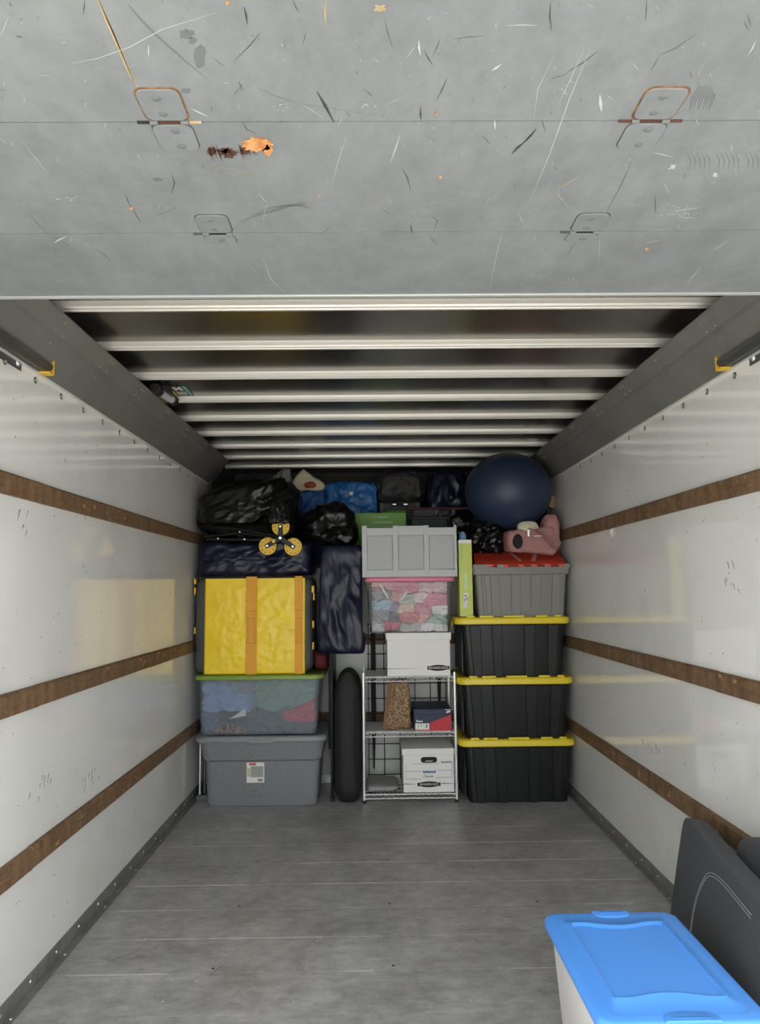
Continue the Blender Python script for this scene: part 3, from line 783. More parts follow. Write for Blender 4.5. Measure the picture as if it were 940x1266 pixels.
def gshape(q, h):
    f = (q.z/h.z+1)/2; q.x = q.x*(1-.55*f)+.012*f; q.y *= 1-.4*f; return q
obj('top_gather', fit(blob(1.035, 1.195, 4.50, 4.66, 1.50, 1.728, 4, .028, 10, 8, 5, crease=1.0, shape=gshape, flat=False), bag_fit), 'pink_fabric', t)
ov = MB().loft([[(.905+r*.030*math.cos(a*math.pi/10), 4.494-h, 1.556+r*.046*math.sin(a*math.pi/10)) for a in range(20)] for r, h in ((1, -.02), (1, .004), (.85, .008))])
obj('oval_patch', ov, 'black_fabric', t)
st = []
for k in range(13):
    f = k/12; st.append((.975+.15*f, 4.490-.012*math.sin(f*3.1), 1.635-.045*f-.075*f*f))
obj('strap', MB().tube(st, .026, 8, ry=.005), 'pink_fabric', t)
for pts in ([(.885, 4.60), (.896, 4.55), (.912, 4.495)], [(1.035, 4.60), (1.02, 4.55), (.996, 4.495)]):
    obj('strap', MB().tube([(x_, y_, flapz(y_)+.004) for x_, y_ in pts], .014, 8, ry=.0035), 'pink_fabric', t)
bk = MB().box(.963, .975, 4.476, 4.492, 1.585, 1.625); bk.box(1.0, 1.055, 4.466, 4.478, 1.585, 1.589)
obj('buckle', bk, 'chrome', t, bevel=.001)
obj('cream_lining', fit(blob(.92, 1.05, 4.515, 4.60, 1.59, 1.685, 3, .02, 9, 5, 4, flat=False), bag_fit), 'cream_fabric', t)

# ---------- dark rubbish beneath the ball
def liner_fit(v):
    v.x = min(.840, max(.622, v.x)); under_ball(v); on_flap(v); v.y = min(4.965, v.y)
o = obj('bin_liner', fit(blob(.622, .840, 4.57, 4.96, 1.45, 1.70, 3.4, .05, 9, 21, 5, crease=1.2, flat=False), liner_fit), 'black_plastic', origin=(.74, 4.8, 1.45)); tag(o, 'crumpled shiny black bin liner under the exercise ball', 'bag')

# ---------- wire shelf
SX0, SX1, SY0, SY1 = -.058, .497, 4.515, 4.865
t = thing('wire_shelf', ((SX0+SX1)/2, (SY0+SY1)/2, 0), 'three-tier chrome wire shelving rack on the floor', 'shelf')
for x in (SX0, SX1):
    for y in (SY0, SY1):
        p = obj('post', MB().cyl((x, y, .012), (x, y, .765), .0085, 12), 'chrome', t)
        mb = MB().cyl((x, y, 0), (x, y, .016), .011, 12); obj('foot', mb, 'black_rubber', p)
for z in (.050, .410, .738):
    s = MB()
    for zz in (z-.002, z-.026):
        s.tube([(SX0, SY0, zz), (SX1, SY0, zz), (SX1, SY1, zz), (SX0, SY1, zz)], .0034, 6, closed=True)
    n = 15
    for yy in (SY0, SY1):
        pts = [(SX0+(SX1-SX0)*k/(2*n), yy, z-.004 if k % 2 else z-.024) for k in range(2*n+1)]; s.tube(pts, .002, 5)
    for xx in (SX0, SX1):
        pts = [(xx, SY0+(SY1-SY0)*k/18, z-.004 if k % 2 else z-.024) for k in range(19)]; s.tube(pts, .002, 5)
    so = obj('shelf_frame', s, 'chrome', t)
    d = MB()
    for k in range(1, 22): d.cyl((SX0+(SX1-SX0)*k/22, SY0, z), (SX0+(SX1-SX0)*k/22, SY1, z), .0019, 5)
    for k in range(1, 4): d.cyl((SX0, SY0+(SY1-SY0)*k/4, z-.004), (SX1, SY0+(SY1-SY0)*k/4, z-.004), .003, 5)
    obj('deck_wires', d, 'chrome', so)
# grey liner sheet on shelves (pale, for reflections)
for z, nm in ((.738, 'top'), (.410, 'middle')):
    pass

def logo_text(t_, x, y, z, w, h, txt='BANKERS BOX'):
    pts = []
    for k in range(9): a = -1+2*k/8; pts.append((x+a*w/2, y, z+h*(.30+.20*max(0, 1-(a*1.5)**2)**.5)))
    for k in range(9): a = 1-2*k/8; pts.append((x+a*w/2, y, z-h*(.30+.20*max(0, 1-(a*1.5)**2)**.5)))
    lg = obj('logo', MB().poly(pts, (0, .0012, 0)), 'black_ink', t_, smooth=False)
    text_mesh('logo_lettering', txt, h*.50, (x, y-.0005, z), (1,0,0), (0,0,1), 'paper', lg)
# ---------- archive boxes
t = thing('archive_box', (.28, 4.70, .742), 'white cardboard archive box with lid on the top wire shelf', 'box')
obj('body', MB().box(.089, .474, 4.525, 4.84, .742, .985), 'white_card', t, bevel=.002)
obj('lid', MB().box(.081, .482, 4.516, 4.85, .958, 1.003), 'white_card', t, bevel=.003)
logo_text(t, .400, 4.5235, .789, .135, .036)
ln = MB(); ln.poly([(.092, 4.524, .784), (.092, 4.524, .788), (.20, 4.524, .7875), (.31, 4.524, .786)], (0, .0012, 0)); ln.box(.466, .4735, 4.5238, 4.525, .785, .789)
obj('print_lines', ln, 'grey_ink', t, smooth=False)

t = thing('archive_box', (.33, 4.70, .053), 'white cardboard archive box with handle hole on the lowest wire shelf', 'box')
bo = obj('body', MB().box(.178, .484, 4.53, 4.84, .053, .290), 'white_card', t, bevel=.002)
obj('lid', MB().box(.170, .487, 4.525, 4.85, .272, .310), 'white_card', t, bevel=.003)
hh = rr(.285, .383, -.017, .017, 0, .017, 6); hh = [(a, 4.529, .243+b) for a, b, c in hh]
ho = obj('handle_hole', MB().poly(hh, (0, .004, 0)), 'dark_slot', bo, smooth=False)
obj('inner_paper', MB().box(.313, .357, 4.5282, 4.53, .232, .240), 'paper_grey', ho)
logo_text(t, .332, 4.5285, .100, .140, .034)
ln = MB(); yy = (4.5288, 4.5302)
for xa, xb, z in ((.192, .285, .176), (.192, .285, .131), (.235, .395, .219), (.385, .472, .180), (.37, .472, .138)): ln.box(xa, xb, *yy, z, z+.0022)
ln.box(.192, .1935, *yy, .131, .216); ln.box(.470, .472, *yy, .138, .234); ln.box(.405, .472, *yy, .232, .2345)
ln.poly([(.182, 4.5288, .100), (.182, 4.5288, .107), (.245, 4.5288, .103), (.255, 4.5288, .101)], (0, .0012, 0)); ln.poly([(.410, 4.5288, .100), (.410, 4.5288, .108), (.47, 4.5288, .105), (.482, 4.5288, .103)], (0, .0012, 0))
obj('print_lines', ln, 'grey_ink', t, smooth=False)
ln = MB()
rn = random.Random(9)
for k in range(9): ln.box(.407+.007*k, .4115+.007*k, 4.5286, 4.5300, .224, .230)
x = .31
while x < .355:
    w = rn.uniform(.002, .006); ln.tube([(x, 4.5286, .142), (x+w*.5, 4.5286, .142+rn.uniform(.004, .012)), (x+w, 4.5286, .142)], .0009, 4); x += w
ln.tube([(.300, 4.5286, .138), (.302, 4.5286, .155), (.308, 4.5286, .157), (.309, 4.5286, .150)], .0011, 4)
obj('handwriting', ln, 'black_ink', t, smooth=False)
ln = MB(); x = .297
while x < .368:
    w = rn.uniform(.003, .009); ln.box(x, x+w, 4.5286, 4.5300, .166, .166+rn.uniform(.010, .016)); x += w+.0012
obj('blue_lettering', ln, 'blue_ink', t, smooth=False)

# ---------- patterned bag
t = thing('gift_bag', (.148, 4.62, .413), 'folded brown animal print paper bag on the middle wire shelf', 'bag')
def lshape(q, h):
    f = (q.z/h.z+1)/2; q.x *= 1-.34*f; q.y *= 1-.5*f; q.x += .015*f; return q
obj('bag_body', blob(.058, .238, 4.55, 4.70, .413, .712, 7, .014, 9, 17, 5, shape=lshape), 'leopard', t)
sd_ = MB().poly([(.060, 4.556, .43), (.098, 4.560, .42), (.118, 4.585, .70), (.100, 4.60, .70)], (-.004, -.002, 0))
obj('side_gusset', sd_, 'kraft', t)
obj('fold_seam', MB().tube([(.115, 4.553, .43), (.122, 4.565, .56), (.13, 4.585, .70)], .002, 5), 'kraft', t)

# ---------- shoe box
t = thing('shoe_box', (.36, 4.66, .413), 'navy and red shoe box with white label on the wire shelf', 'box')
obj('body', MB().box(.248, .474, 4.53, 4.84, .413, .520), 'navy_card', t, bevel=.0015)
lo = obj('lid', MB().box(.246, .476, 4.527, 4.843, .510, .543), 'navy_card', t, bevel=.002)
y = 4.5288
obj('red_panel', MB().poly([(.249, y, .414), (.473, y, .414), (.473, y, .508), (.345, y, .462), (.345, y, .420), (.249, y, .420)], (0, .0012, 0)), 'red_card', t, smooth=False)
la = obj('label', MB().box(.255, .340, y-.0012, y+.001, .421, .458), 'paper', t)
mk = MB(); y2 = y-.0018; mk.box(.270, .274, y2, y2+.001, .434, .452); mk.box(.285, .294, y2, y2+.001, .444, .450); mk.box(.318, .329, y2, y2+.001, .431, .452); mk.box(.260, .275, y2, y2+.001, .426, .429)
obj('label_print', mk, 'grey_ink', la, smooth=False)
mk = MB(); mk.poly([(.440, 4.5258, .520), (.452, 4.5258, .531), (.470, 4.5258, .532), (.466, 4.5258, .520), (.462, 4.5258, .526), (.456, 4.5258, .519)], (0, .0012, 0)); mk.box(.436, .474, 4.5258, 4.527, .5365, .540)
obj('white_logo', mk, 'paper', lo, smooth=False)
mk = MB(); rn = random.Random(3)
for k in range(6): mk.box(.262+.0065*k, .267+.0065*k, y-.0008, y+.0005, .466, .474 if k else .479)
obj('print_marks', mk, 'paper', t, smooth=False)
obj('thumb_notch', MB().box(.348, .366, 4.5265, 4.53, .534, .5435), 'dark_slot', lo)

# ---------- wire grid behind the shelf and straps
t = thing('wire_grid_panel', (.23, 4.95, 0), 'black wire grid panel leaning on the bulkhead behind the rack', 'panel')
for k in range(6): obj('grid_wire', MB().cyl((-.03+.103*k, 4.945, .03), (-.03+.103*k, 4.955, 1.05), .0028, 6), 'black_metal', t)
for k in range(11): obj('grid_wire', MB().cyl((-.04, 4.943+.001*k, .06+.0975*k), (.492, 4.943+.001*k, .06+.0975*k), .0028, 6), 'black_metal', t)
for x, za, zb, w, lab in ((.003, .10, 1.02, .016, 'long black strap hanging behind the left of the wire rack'), (.44, .45, 1.0, .020, 'short black strap hanging behind the right of the wire rack')):
    o = obj('strap', MB().loft([[(x-w_*.5, 4.925, z), (x+w_*.5, 4.925, z), (x+w_*.5, 4.93, z), (x-w_*.5, 4.93, z)] for z, w_ in ((za, w*.6), (za+.2, w*1.2), (za+.22, w*2), (zb, w*2))]), 'black_fabric', origin=(x, 4.93, za)); tag(o, lab, 'strap')
o = obj('crumpled_sheet', blob(-.05, .155, 4.56, 4.84, .052, .085, 4, .02, 12, 12, 4), mat('foil_grey', '9a9a98', .5, bump=(20, .5)), origin=(.05, 4.7, .052)); tag(o, 'flat grey crumpled sheet on the lowest wire shelf', 'sheet')
for z, lab in ((.412, 'sheet on the middle wire shelf, coloured pale for reflected light'), (.740, 'sheet on the top wire shelf, coloured pale for reflected light')):
    o = obj('shelf_liner', MB().box(SX0+.012, SX1-.012, SY0+.012, SY1-.01, z, z+.0015), mat('liner', 'e8e8e6', .5), origin=(.2, 4.7, z)); tag(o, lab, 'liner')  # pale colour stands in for reflections on the shelf decks

# ---------- pink lid clear tote with baby clothes
pz0, pz1 = 1.004, 1.340
t = thing('clear_tote', (.233, 4.68, pz0), 'clear tote with pink lid packed with pink baby clothes', 'tote')
b = MB(); a0, a1 = -.012, .474
oy0, oy1 = 4.505, 4.85
outer = [rr(a0, a1, oy0+.01, oy1-.01, pz0, .02), rr(a0-.004, a1+.004, oy0+.006, oy1-.006, pz0+.012, .025), rr(a0-.018, a1+.020, oy0-.004, oy1+.004, pz0+.275, .025), rr(a0-.026, a1+.028, oy0-.012, oy1+.010, pz0+.278, .025), rr(a0-.027, a1+.029, oy0-.012, oy1+.010, pz0+.318, .025)]
b.loft(outer, True, False)
obj('body', b, 'clear_plastic', t)
l = MB(); l.loft([rr(a0-.031, a1+.035, oy0-.018, oy1+.018, pz1-.024, .03), rr(a0-.033, a1+.037, oy0-.02, oy1+.02, pz1-.018, .03), rr(a0-.033, a1+.037, oy0-.02, oy1+.02, pz1-.004, .03), rr(a0-.026, a1+.030, oy0-.014, oy1+.014, pz1+.003, .03)])
obj('lid', l, 'lid_pink', t)
G = [  # x0,x1,z0,z1,colour,label  (front row inside the pink tote)
 (.000,.145,.255,.315,'d89aa0','rose folded garment at the upper left of the pink lidded tote'),
 (.130,.285,.245,.318,'d9889a','deeper pink garment beneath the middle of the pink lid'),
 (.270,.475,.235,.318,'e6c6cc','pale pink floral garment under the right of the pink lid'),
 (.003,.120,.190,.262,'8d8d95','grey garment in the pink lidded tote'),
 (.115,.200,.185,.255,'c98f92','dusty rose sleeve in the pink lidded tote'),
 (.160,.275,.165,.235,'b9c6b8','sage green garment in the pink lidded tote'),
 (.250,.370,.175,.250,'e8d4d6','whitish pink garment in the pink lidded tote'),
 (.310,.470,.155,.245,'dd8aa2','bright pink garment at the right of the pink lidded tote'),
 (.002,.130,.135,.200,'a9cbe0','light blue ruffled garment in the pink lidded tote'),
 (.110,.175,.130,.185,'9c90b0','lilac garment in the pink lidded tote'),
 (.150,.270,.115,.170,'e9cdbf','cream peach garment in the pink lidded tote'),
 (.260,.380,.100,.175,'d98f9f','pink frilled garment in the pink lidded tote'),
 (.370,.465,.110,.175,'eceaea','white garment at the right end of the pink lidded tote'),
 (.005,.105,.065,.140,'8f9094','mid grey garment low in the pink lidded tote'),
 (.095,.160,.055,.130,'555a66','dark slate garment low in the pink lidded tote'),
 (.150,.290,.060,.122,'d97f80','coral garment low in the pink lidded tote'),
 (.285,.350,.050,.120,'e0a79a','peach garment low in the pink lidded tote'),
 (.340,.440,.040,.110,'9fc3b1','mint and white garment low in the pink lidded tote'),
 (.045,.170,.020,.068,'cf5f76','rose red garment at the bottom of the pink lidded tote'),
 (.000,.070,.010,.066,'c4c4c8','silver grey garment at the bottom of the pink lidded tote'),
 (.160,.310,.010,.062,'b4b2b4','light grey garment at the bottom of the pink lidded tote'),
 (.260,.468,.006,.050,'ebe9ea','white frilly garment at the bottom of the pink lidded tote'),
]
GM = pack([(a, b, pz0+c, pz0+d) for a, b, c, d, _, _ in G], 1.9, .022, (-.002, .464, 4.518, 4.832, pz0+.005, pz0+.308), 15, .036, 30, .015)
for k, (x0_, x1_, z0_, z1_, c_, lab) in enumerate(G):
    c_ = ''.join('%02x' % int(int(c_[i:i+2], 16)*.78+255*.22) for i in (0, 2, 4))
    o = obj('garment', GM[k], garment_mat(c_), origin=((x0_+x1_)/2, 4.67, pz0+z0_)); tag(o, lab, 'garment', 'clothes in the pink lidded tote')
for x, z, dx, dz, lab in ((.05, .30, .05, -.09, 'white ribbon tie in the pink lidded tote beside the grey garment'), (.215, .25, -.05, -.06, 'white ribbon bow in the pink lidded tote over the sage garment')):
    o = obj('ribbon', MB().tube([(x, 4.516, pz0+z), (x+dx*.5, 4.5155, pz0+z+dz*.55), (x+dx, 4.516, pz0+z+dz)], .002, 6, ry=.007), 'paper', origin=(x, 4.514, pz0+z+dz)); tag(o, lab, 'ribbon')

# ---------- grey three-bay organiser
gz0, gz1 = 1.343, 1.662
t = thing('drawer_organizer', (.232, 4.66, gz0), 'grey plastic three-compartment organiser on the pink lidded tote', 'organizer')
gx = [-.060, -.030, .132, .163, .322, .354, .508, .526]
gy = 4.495
b = MB(); b.box(gx[0], gx[7], gy+.016, 4.84, gz0, gz1-.022)
for a, c_ in ((gx[0], gx[1]), (gx[2], gx[3]), (gx[4], gx[5]), (gx[6], gx[7])): b.box(a, c_, gy, gy+.02, gz0+.002, gz1)
b.box(gx[0]+.001, gx[7]-.001, gy+.001, gy+.02, gz0, gz0+.045); b.box(gx[0]+.001, gx[7]-.001, gy+.001, gy+.02, gz1-.062, gz1-.014)
b.box(gx[2], gx[5], gy+.0015, gy+.02, gz1-.02, gz1-.002)
for xx in (gx[0], gx[7]-.006): b.box(xx, xx+.006, gy+.01, 4.84, gz0, gz1)
obj('frame', b, 'organizer_grey', t, bevel=.002)
for a, c_ in ((gx[1], gx[2]), (gx[3], gx[4]), (gx[5], gx[6])):
    p = obj('drawer_panel', MB().box(a+.0025, c_-.0035, gy+.010, gy+.018, gz0+.047, gz1-.065), 'organizer_panel', t, bevel=.002)
for a, c_ in ((gx[1]-.02, gx[2]), (gx[5], gx[6])): obj('finger_slot', MB().box(a, c_, gy+.004, gy+.3, gz1-.015, gz1-.0115), 'dark_slot', t)

# ---------- grey tote
t = thing('storage_tote', (-.68, 4.68, 0), 'large grey storage tote with paper sticker on the floor', 'tote')
b = MB(); X0, X1 = -.992, -.340
b.loft([rr(X0, X1, 4.485, 4.86, .002, .035), rr(X0-.004, X1+.004, 4.480, 4.862, .02, .04), rr(X0-.010, X1+.018, 4.462, 4.87, .262, .045), rr(X0-.022, X1+.030, 4.448, 4.88, .274, .05), rr(X0-.048, X1+.048, 4.432, 4.905, .385, .06)], True, True)
bo = obj('body', b, 'grey_tote', t, angle=30)
for sx, X in ((-1, X0), (1, X1)):
    obj('corner_web', MB().tube([(X-sx*.02, 4.458, .258), (X+sx*.0, 4.450, .285), (X+sx*.014, 4.443, .305)], [.003, .006, .003], 8), 'grey_tote_lid', bo)
l = MB(); l.loft([rr(X0-.062, X1+.060, 4.418, 4.92, .378, .06), rr(X0-.066, X1+.064, 4.414, 4.924, .384, .06), rr(X0-.066, X1+.064, 4.414, 4.924, .402, .06), rr(X0-.058, X1+.056, 4.422, 4.916, .412, .06), rr(X0-.03, X1+.03, 4.45, 4.89, .414, .06), rr(X0-.02, X1+.02, 4.46, 4.88, .406, .05)])
lo = obj('lid', l, 'grey_tote_lid', t)
obj('latch', MB().box(-.735, -.585, 4.406, 4.42, .376, .398), 'grey_tote_lid', lo, bevel=.004)
p0 = atY(305, 943, 4.46); p1 = atY(326.5, 968, 4.46); yf = lambda z: 4.480-.018*(z-.02)/.242
def on(x0_, x1_, z0_, z1_, h): return MB().poly([(x0_, yf(z0_)-h, z0_), (x1_, yf(z0_)-h, z0_), (x1_, yf(z1_)-h, z1_), (x0_, yf(z1_)-h, z1_)], (0, .0015, 0))
sx0, sx1, sz0, sz1 = p0.x, p1.x, p1.z, p0.z
sw, sh = sx1-sx0, sz1-sz0
st = obj('sticker', on(sx0, sx1, sz0, sz1, .0015), 'paper', t, smooth=False)
obj('grey_print', on(sx0+sw*.22, sx1-sw*.05, sz0+sh*.27, sz0+sh*.82, .002), 'paper_grey', st, smooth=False)
obj('red_print', on(sx0+sw*.14, sx0+sw*.55, sz1-sh*.13, sz1-sh*.03, .002), 'paper_red', st, smooth=False)
obj('green_print', on(sx0+sw*.03, sx0+sw*.2, sz0+sh*.3, sz0+sh*.72, .002), 'paper_green', st, smooth=False)
mk = MB()
for k in range(8): mk.v, mk.f, mk.mi  # barcode bars
for k in range(8):
    q = on(sx0+sw*(.64+.035*k), sx0+sw*(.66+.035*k), sz0+sh*.05, sz0+sh*.19, .002); mk.add(q.v, q.f)
obj('barcode', mk, 'black_ink', st, smooth=False)
sp = MB(); rn = random.Random(8)
for k in range(120):
    x = rn.gauss(-.66, .10) if k < 95 else rn.uniform(X0+.04, X1-.04); z = rn.choice((rn.uniform(.05, .14), rn.uniform(.19, .26), rn.uniform(.28, .36)))
    if not X0+.03 < x < X1-.03 or (sx0-.005 < x < sx1+.005 and sz0-.01 < z < sz1+.01): continue
    r = rn.uniform(.0008, .0024); yy = yf(z) if z < .262 else 4.448-.016*(z-.274)/.111
    sp.box(x-r, x+r, yy-.001, yy+.002, z-r, z+r)
tag(obj('dirt_specks', sp, 'speck', t, smooth=False), kind='stuff')

# ---------- clear tote with green lid
t = thing('clear_tote', (-.69, 4.68, .414), 'frosted clear tote with green lid on the grey tote', 'tote')
b = MB(); X0, X1 = -1.040, -.345; z0, z1 = .414, .768
b.loft([rr(X0, X1, 4.485, 4.87, z0, .035), rr(X0-.004, X1+.006, 4.478, 4.875, z0+.015, .045), rr(X0-.010, X1+.026, 4.466, 4.885, z1-.045, .05), rr(X0-.018, X1+.034, 4.458, 4.892, z1-.043, .05), rr(X0-.018, X1+.034, 4.458, 4.892, z1-.02, .05)], True, False)
obj('body', b, 'clear_frost', t)
l = MB(); l.loft([rr(X0-.026, X1+.044, 4.449, 4.902, z1-.030, .055), rr(X0-.032, X1+.050, 4.443, 4.908, z1-.026, .055), rr(X0-.032, X1+.050, 4.443, 4.908, z1-.010, .055), rr(X0-.026, X1+.044, 4.449, 4.902, z1-.003, .055), rr(X0+.01, X1-.005, 4.485, 4.87, z1-.003, .05)])
obj('lid', l, 'lid_green', t)
G = [(-1.030,-.845,.125,.310,'7f9ed0','light blue garment inside the green lidded tote'), (-.880,-.760,.105,.250,'8aa4d4','blue garment edge inside the green lidded tote'), (-.745,-.375,.130,.315,'7a988b','dull green fabric inside the green lidded tote'),
     (-.55,-.350,.06,.175,'c43a55','red garment inside the green lidded tote'), (-.995,-.755,.008,.060,'8a5f4c','orange and black knitted item inside the green lidded tote'), (-.96,-.72,.060,.12,'2c3140','dark navy garment inside the green lidded tote'),
     (-.76,-.55,.01,.14,'4d5a5c','slate garment inside the green lidded tote'), (-.56,-.36,.006,.07,'4a4f58','charcoal garment inside the green lidded tote'), (-1.032,-.94,.02,.13,'4c5f86','denim blue garment inside the green lidded tote'), (-.86,-.74,.24,.31,'8791a2','grey blue garment inside the green lidded tote')]
GM = pack([(a, b, .414+c, .414+d) for a, b, c, d, _, _ in G], 1.5, .03, (-1.030, -.352, 4.494, 4.858, .421, .734), 12, .045, 60, .016)
for k, (x0_, x1_, z0_, z1_, c_, lab) in enumerate(G):
    m_ = garment_mat(c_)
    if 'knitted' in lab: m_ = mat('knit', 'b07558', .9, var=(55, '2a2222', .48, .54), bump=(40, .5))
    o = obj('garment', GM[k], m_, origin=((x0_+x1_)/2, 4.67, .414+z0_)); tag(o, lab, 'garment', 'clothes in the green lidded tote')
pp = MB().poly([(-.865, 4.488, .505), (-.765, 4.488, .523), (-.77, 4.488, .567), (-.80, 4.488, .545)], (0, .006, 0))
o = obj('paper_tag', pp, 'paper', origin=(-.81, 4.495, .505)); tag(o, 'white paper tag inside the green lidded tote', 'tag')

# ---------- yellow and grey moving bag
yz0, yz1 = .7655, 1.356
t = thing('moving_bag', (-.725, 4.72, yz0), 'yellow tarpaulin moving bag with orange straps and dark grey sides', 'bag')
def mb_fit(v): v.x = min(-.3675, max(-1.092, v.x)); v.z = min(yz1, v.z)
obj('side_panels', fit(blob(-1.088, -.368, 4.505, 4.95, yz0, yz1, 14, .012, 6, 5, 5), mb_fit), 'bag_grey', t)
b = MB(); n, mm = 60, 60; yx0, yx1 = -1.022, -.412
vs_ = []
for j in range(mm+1):
    for i in range(n+1):
        x = yx0+(yx1-yx0)*i/n; z = yz0+.002+(yz1-.004-yz0-.002)*j/mm; q = Vector((x*9, z*9, 3.3)); e = min(1, 6*min(i, n-i)/n, 6*min(j, mm-j)/mm)
        d = .004*noise.noise(q)+.005*(1-abs(noise.noise(q*1.9))*2)+.003*(1-abs(noise.noise(q*4.3))*2)
        vs_.append((x, 4.494-d*e-.004*e, z))
fs = [(j*(n+1)+i, j*(n+1)+i+1, (j+1)*(n+1)+i+1, (j+1)*(n+1)+i) for j in range(mm) for i in range(n)]
b.add(vs_, fs); o = obj('yellow_panel', b, 'bag_yellow', t); s_ = o.modifiers.new('thickness', 'SOLIDIFY'); s_.thickness = .012; s_.offset = -1
for a, c_ in ((-.768, -.703), (-.470, -.425)):
    so = obj('strap', MB().box(a, c_, 4.474, 4.486, yz0+.001, yz1), 'strap_orange', t, bevel=.002)
    for z in (1.145, 1.10, .95): obj('stitching', MB().box(a+.004, c_-.004, 4.4732, 4.475, z, z+.003), 'stitch_orange', so)
    for xx in (a+.012, c_-.014): obj('stitching', MB().box(xx, xx+.002, 4.4732, 4.475, .95, 1.10), 'stitch_orange', so)
for x, z, w in ((-1.092, 1.335, .014), (-1.092, 1.27, .010), (-1.090, 1.03, .010), (-.366, 1.275, .016), (-.360, 1.23, .010), (-.364, 1.06, .012), (-.364, .93, .010)):
    obj('buckle', MB().box(x-w/2, x+w/2, 4.52, 4.545, z-.022, z+.022), 'yellow_plastic', t, bevel=.003)
obj('top_binding', MB().box(-1.086, -.37, 4.492, 4.512, yz1-.012, yz1+.004), 'black_fabric', t, bevel=.003)

# ---------- dark bags on the left
def topnavy(q, h):
    f = (q.z/h.z+1)/2; q.x *= 1-.03*f; return q
def navy_fit(v):
    v.z = min(1.580, max(1.358, v.z)); v.x = min(-.360, max(XL+.02, v.x)); v.y = max(4.4445, v.y)
o = obj('navy_bag', fit(blob(-1.078, -.362, 4.468, 4.95, 1.357, 1.580, 9, .030, 4.5, 41, 6, crease=1.0, shape=topnavy, dom=(.8, .8, 1.3), tilt=.6), navy_fit), 'navy_plastic', origin=(-.72, 4.7, 1.357)); tag(o, 'dark navy plastic bag on top of the yellow moving bag', 'bag')
def gb(q, h):
    f = q.x/h.x; q.z *= .86+.14*max(-1, min(1, f*1.4)); q.y *= .9+.1*f; q.z += (-.02 if f < 0 else .0)*abs(f); return q
def sstep(a, b, x):
    f = max(0, min(1, (x-a)/(b-a))); return f*f*(3-2*f)
def bin_fit(v):
    """the bag rests on the navy bag at the back and rides over the cart's tubes and top wheel in front"""
    lift = 1.579+.100*(1-sstep(4.495, 4.55, v.y))                          # over the tubes
    if v.x > -.72: lift += (.042*sstep(-.72, -.65, v.x))*(1-sstep(4.45, 4.495, v.y))   # over the wheel
    v.z = max(v.z, lift); v.x = min(-.452, max(XL+.008, v.x))
t = thing('bin_bag', (-.78, 4.7, 1.58), 'big shiny black bin bag above the tri-wheel cart', 'bag')
obj('bag_body', fit(blob(-1.085, -.46, 4.345, 4.96, 1.575, 1.980, 3.8, .046, 4.6, 77, 6, crease=1.2, shape=gb, dom=(.55, .8, 1.4), tilt=.45, flat=False), bin_fit), 'black_plastic', t)
def tail_shape(q, h):
    f = (q.z/h.z+1)/2; q.x *= .80+.20*(1-f); q.y += .020*f; return q
def tail_fit(v):
    if v.z < 1.716: v.y = min(v.y, 4.3610)
obj('loose_end', fit(blob(-.618, -.482, 4.330, 4.366, 1.668, 1.80, 5, .018, 16, 33, 5, crease=1.3, shape=tail_shape, dom=(1.8, 1, .5), flat=False), tail_fit), 'black_plastic', t)
def nb(q, h):
    f = (q.z/h.z+1)/2; q.x *= 1-.14*f; q.y *= 1-.35*f; q.x += .012*f; return q
def nav2_fit(v):
    v.z = min(1.545, max(.883, v.z))
    if v.z > .99: v.x = min(-.0615, v.x)
    v.x = max(-.357, v.x)
o = obj('navy_bag', fit(blob(-.345, -.045, 4.45, 4.72, .884, 1.545, 10, .040, 3.6, 52, 6, crease=.9, shape=nb, flat=False, dom=(1.4, .8, .6), tilt=.3), nav2_fit), 'navy_plastic', origin=(-.19, 4.58, .883)); tag(o, 'tall dark navy bag hanging above the black padded case', 'bag')
def blk_fit(v):
    v.x = min(-.085, max(-.4515, v.x))
    lim = 1.544 if v.x > -.350 else 1.580
    v.z = max(lim, v.z)
o = obj('black_bag', fit(blob(-.44, -.10, 4.50, 4.86, 1.535, 1.80, 3, .06, 5, 63, 5, crease=1.2), blk_fit), 'black_plastic', origin=(-.27, 4.7, 1.544)); tag(o, 'crumpled black bag on top of the tall navy bag', 'bag')

# ---------- stair cart
t = thing('stair_cart', (-.549, 4.45, 1.58), 'folded stair-climbing hand cart with three yellow wheels and black tubes', 'cart')
C0 = Vector((-.549, 4.375, 1.582))
for wx, wz in ((-.627, 1.536), (-.474, 1.530), (-.549, 1.652)):
    w = MB().loft([[(wx+r*math.cos(a*math.pi/14), y, wz+r*math.sin(a*math.pi/14)) for a in range(28)] for r, y in ((.050, 4.412), (.0535, 4.408), (.0535, 4.392), (.050, 4.388))])
    wo = obj('wheel', w, 'yellow_plastic', t)
    ty = MB().tube([(wx+.0525*math.cos(a*math.pi/14), 4.402, wz+.0525*math.sin(a*math.pi/14)) for a in range(28)], .0035, 6, closed=True); obj('tyre', ty, 'black_rubber', wo)
    hl = MB()
    for k in range(10):
        a = k*math.pi/5; hl.cyl((wx+.040*math.cos(a), 4.3875, wz+.040*math.sin(a)), (wx+.040*math.cos(a), 4.389, wz+.040*math.sin(a)), .0036, 8)
    obj('rim_holes', hl, 'dark_slot', wo)
    d = Vector((wx, 0, wz))-Vector((C0.x, 0, C0.z)); L_ = d.length; d.normalize(); u = Vector((-d.z, 0, d.x))
    P = Vector((C0.x, 4.372, C0.z)); Q = P+d*L_
    arm = MB().poly([P+u*.017-d*.012, Q+u*.012+d*.012, Q-u*.012+d*.012, P-u*.017-d*.012], (0, .012, 0)); obj('spoke_arm', arm, 'black_rubber', t, bevel=.003)
    obj('axle_bolt', MB().cyl((wx, 4.366, wz), (wx, 4.374, wz), .006, 8), 'chrome', t)
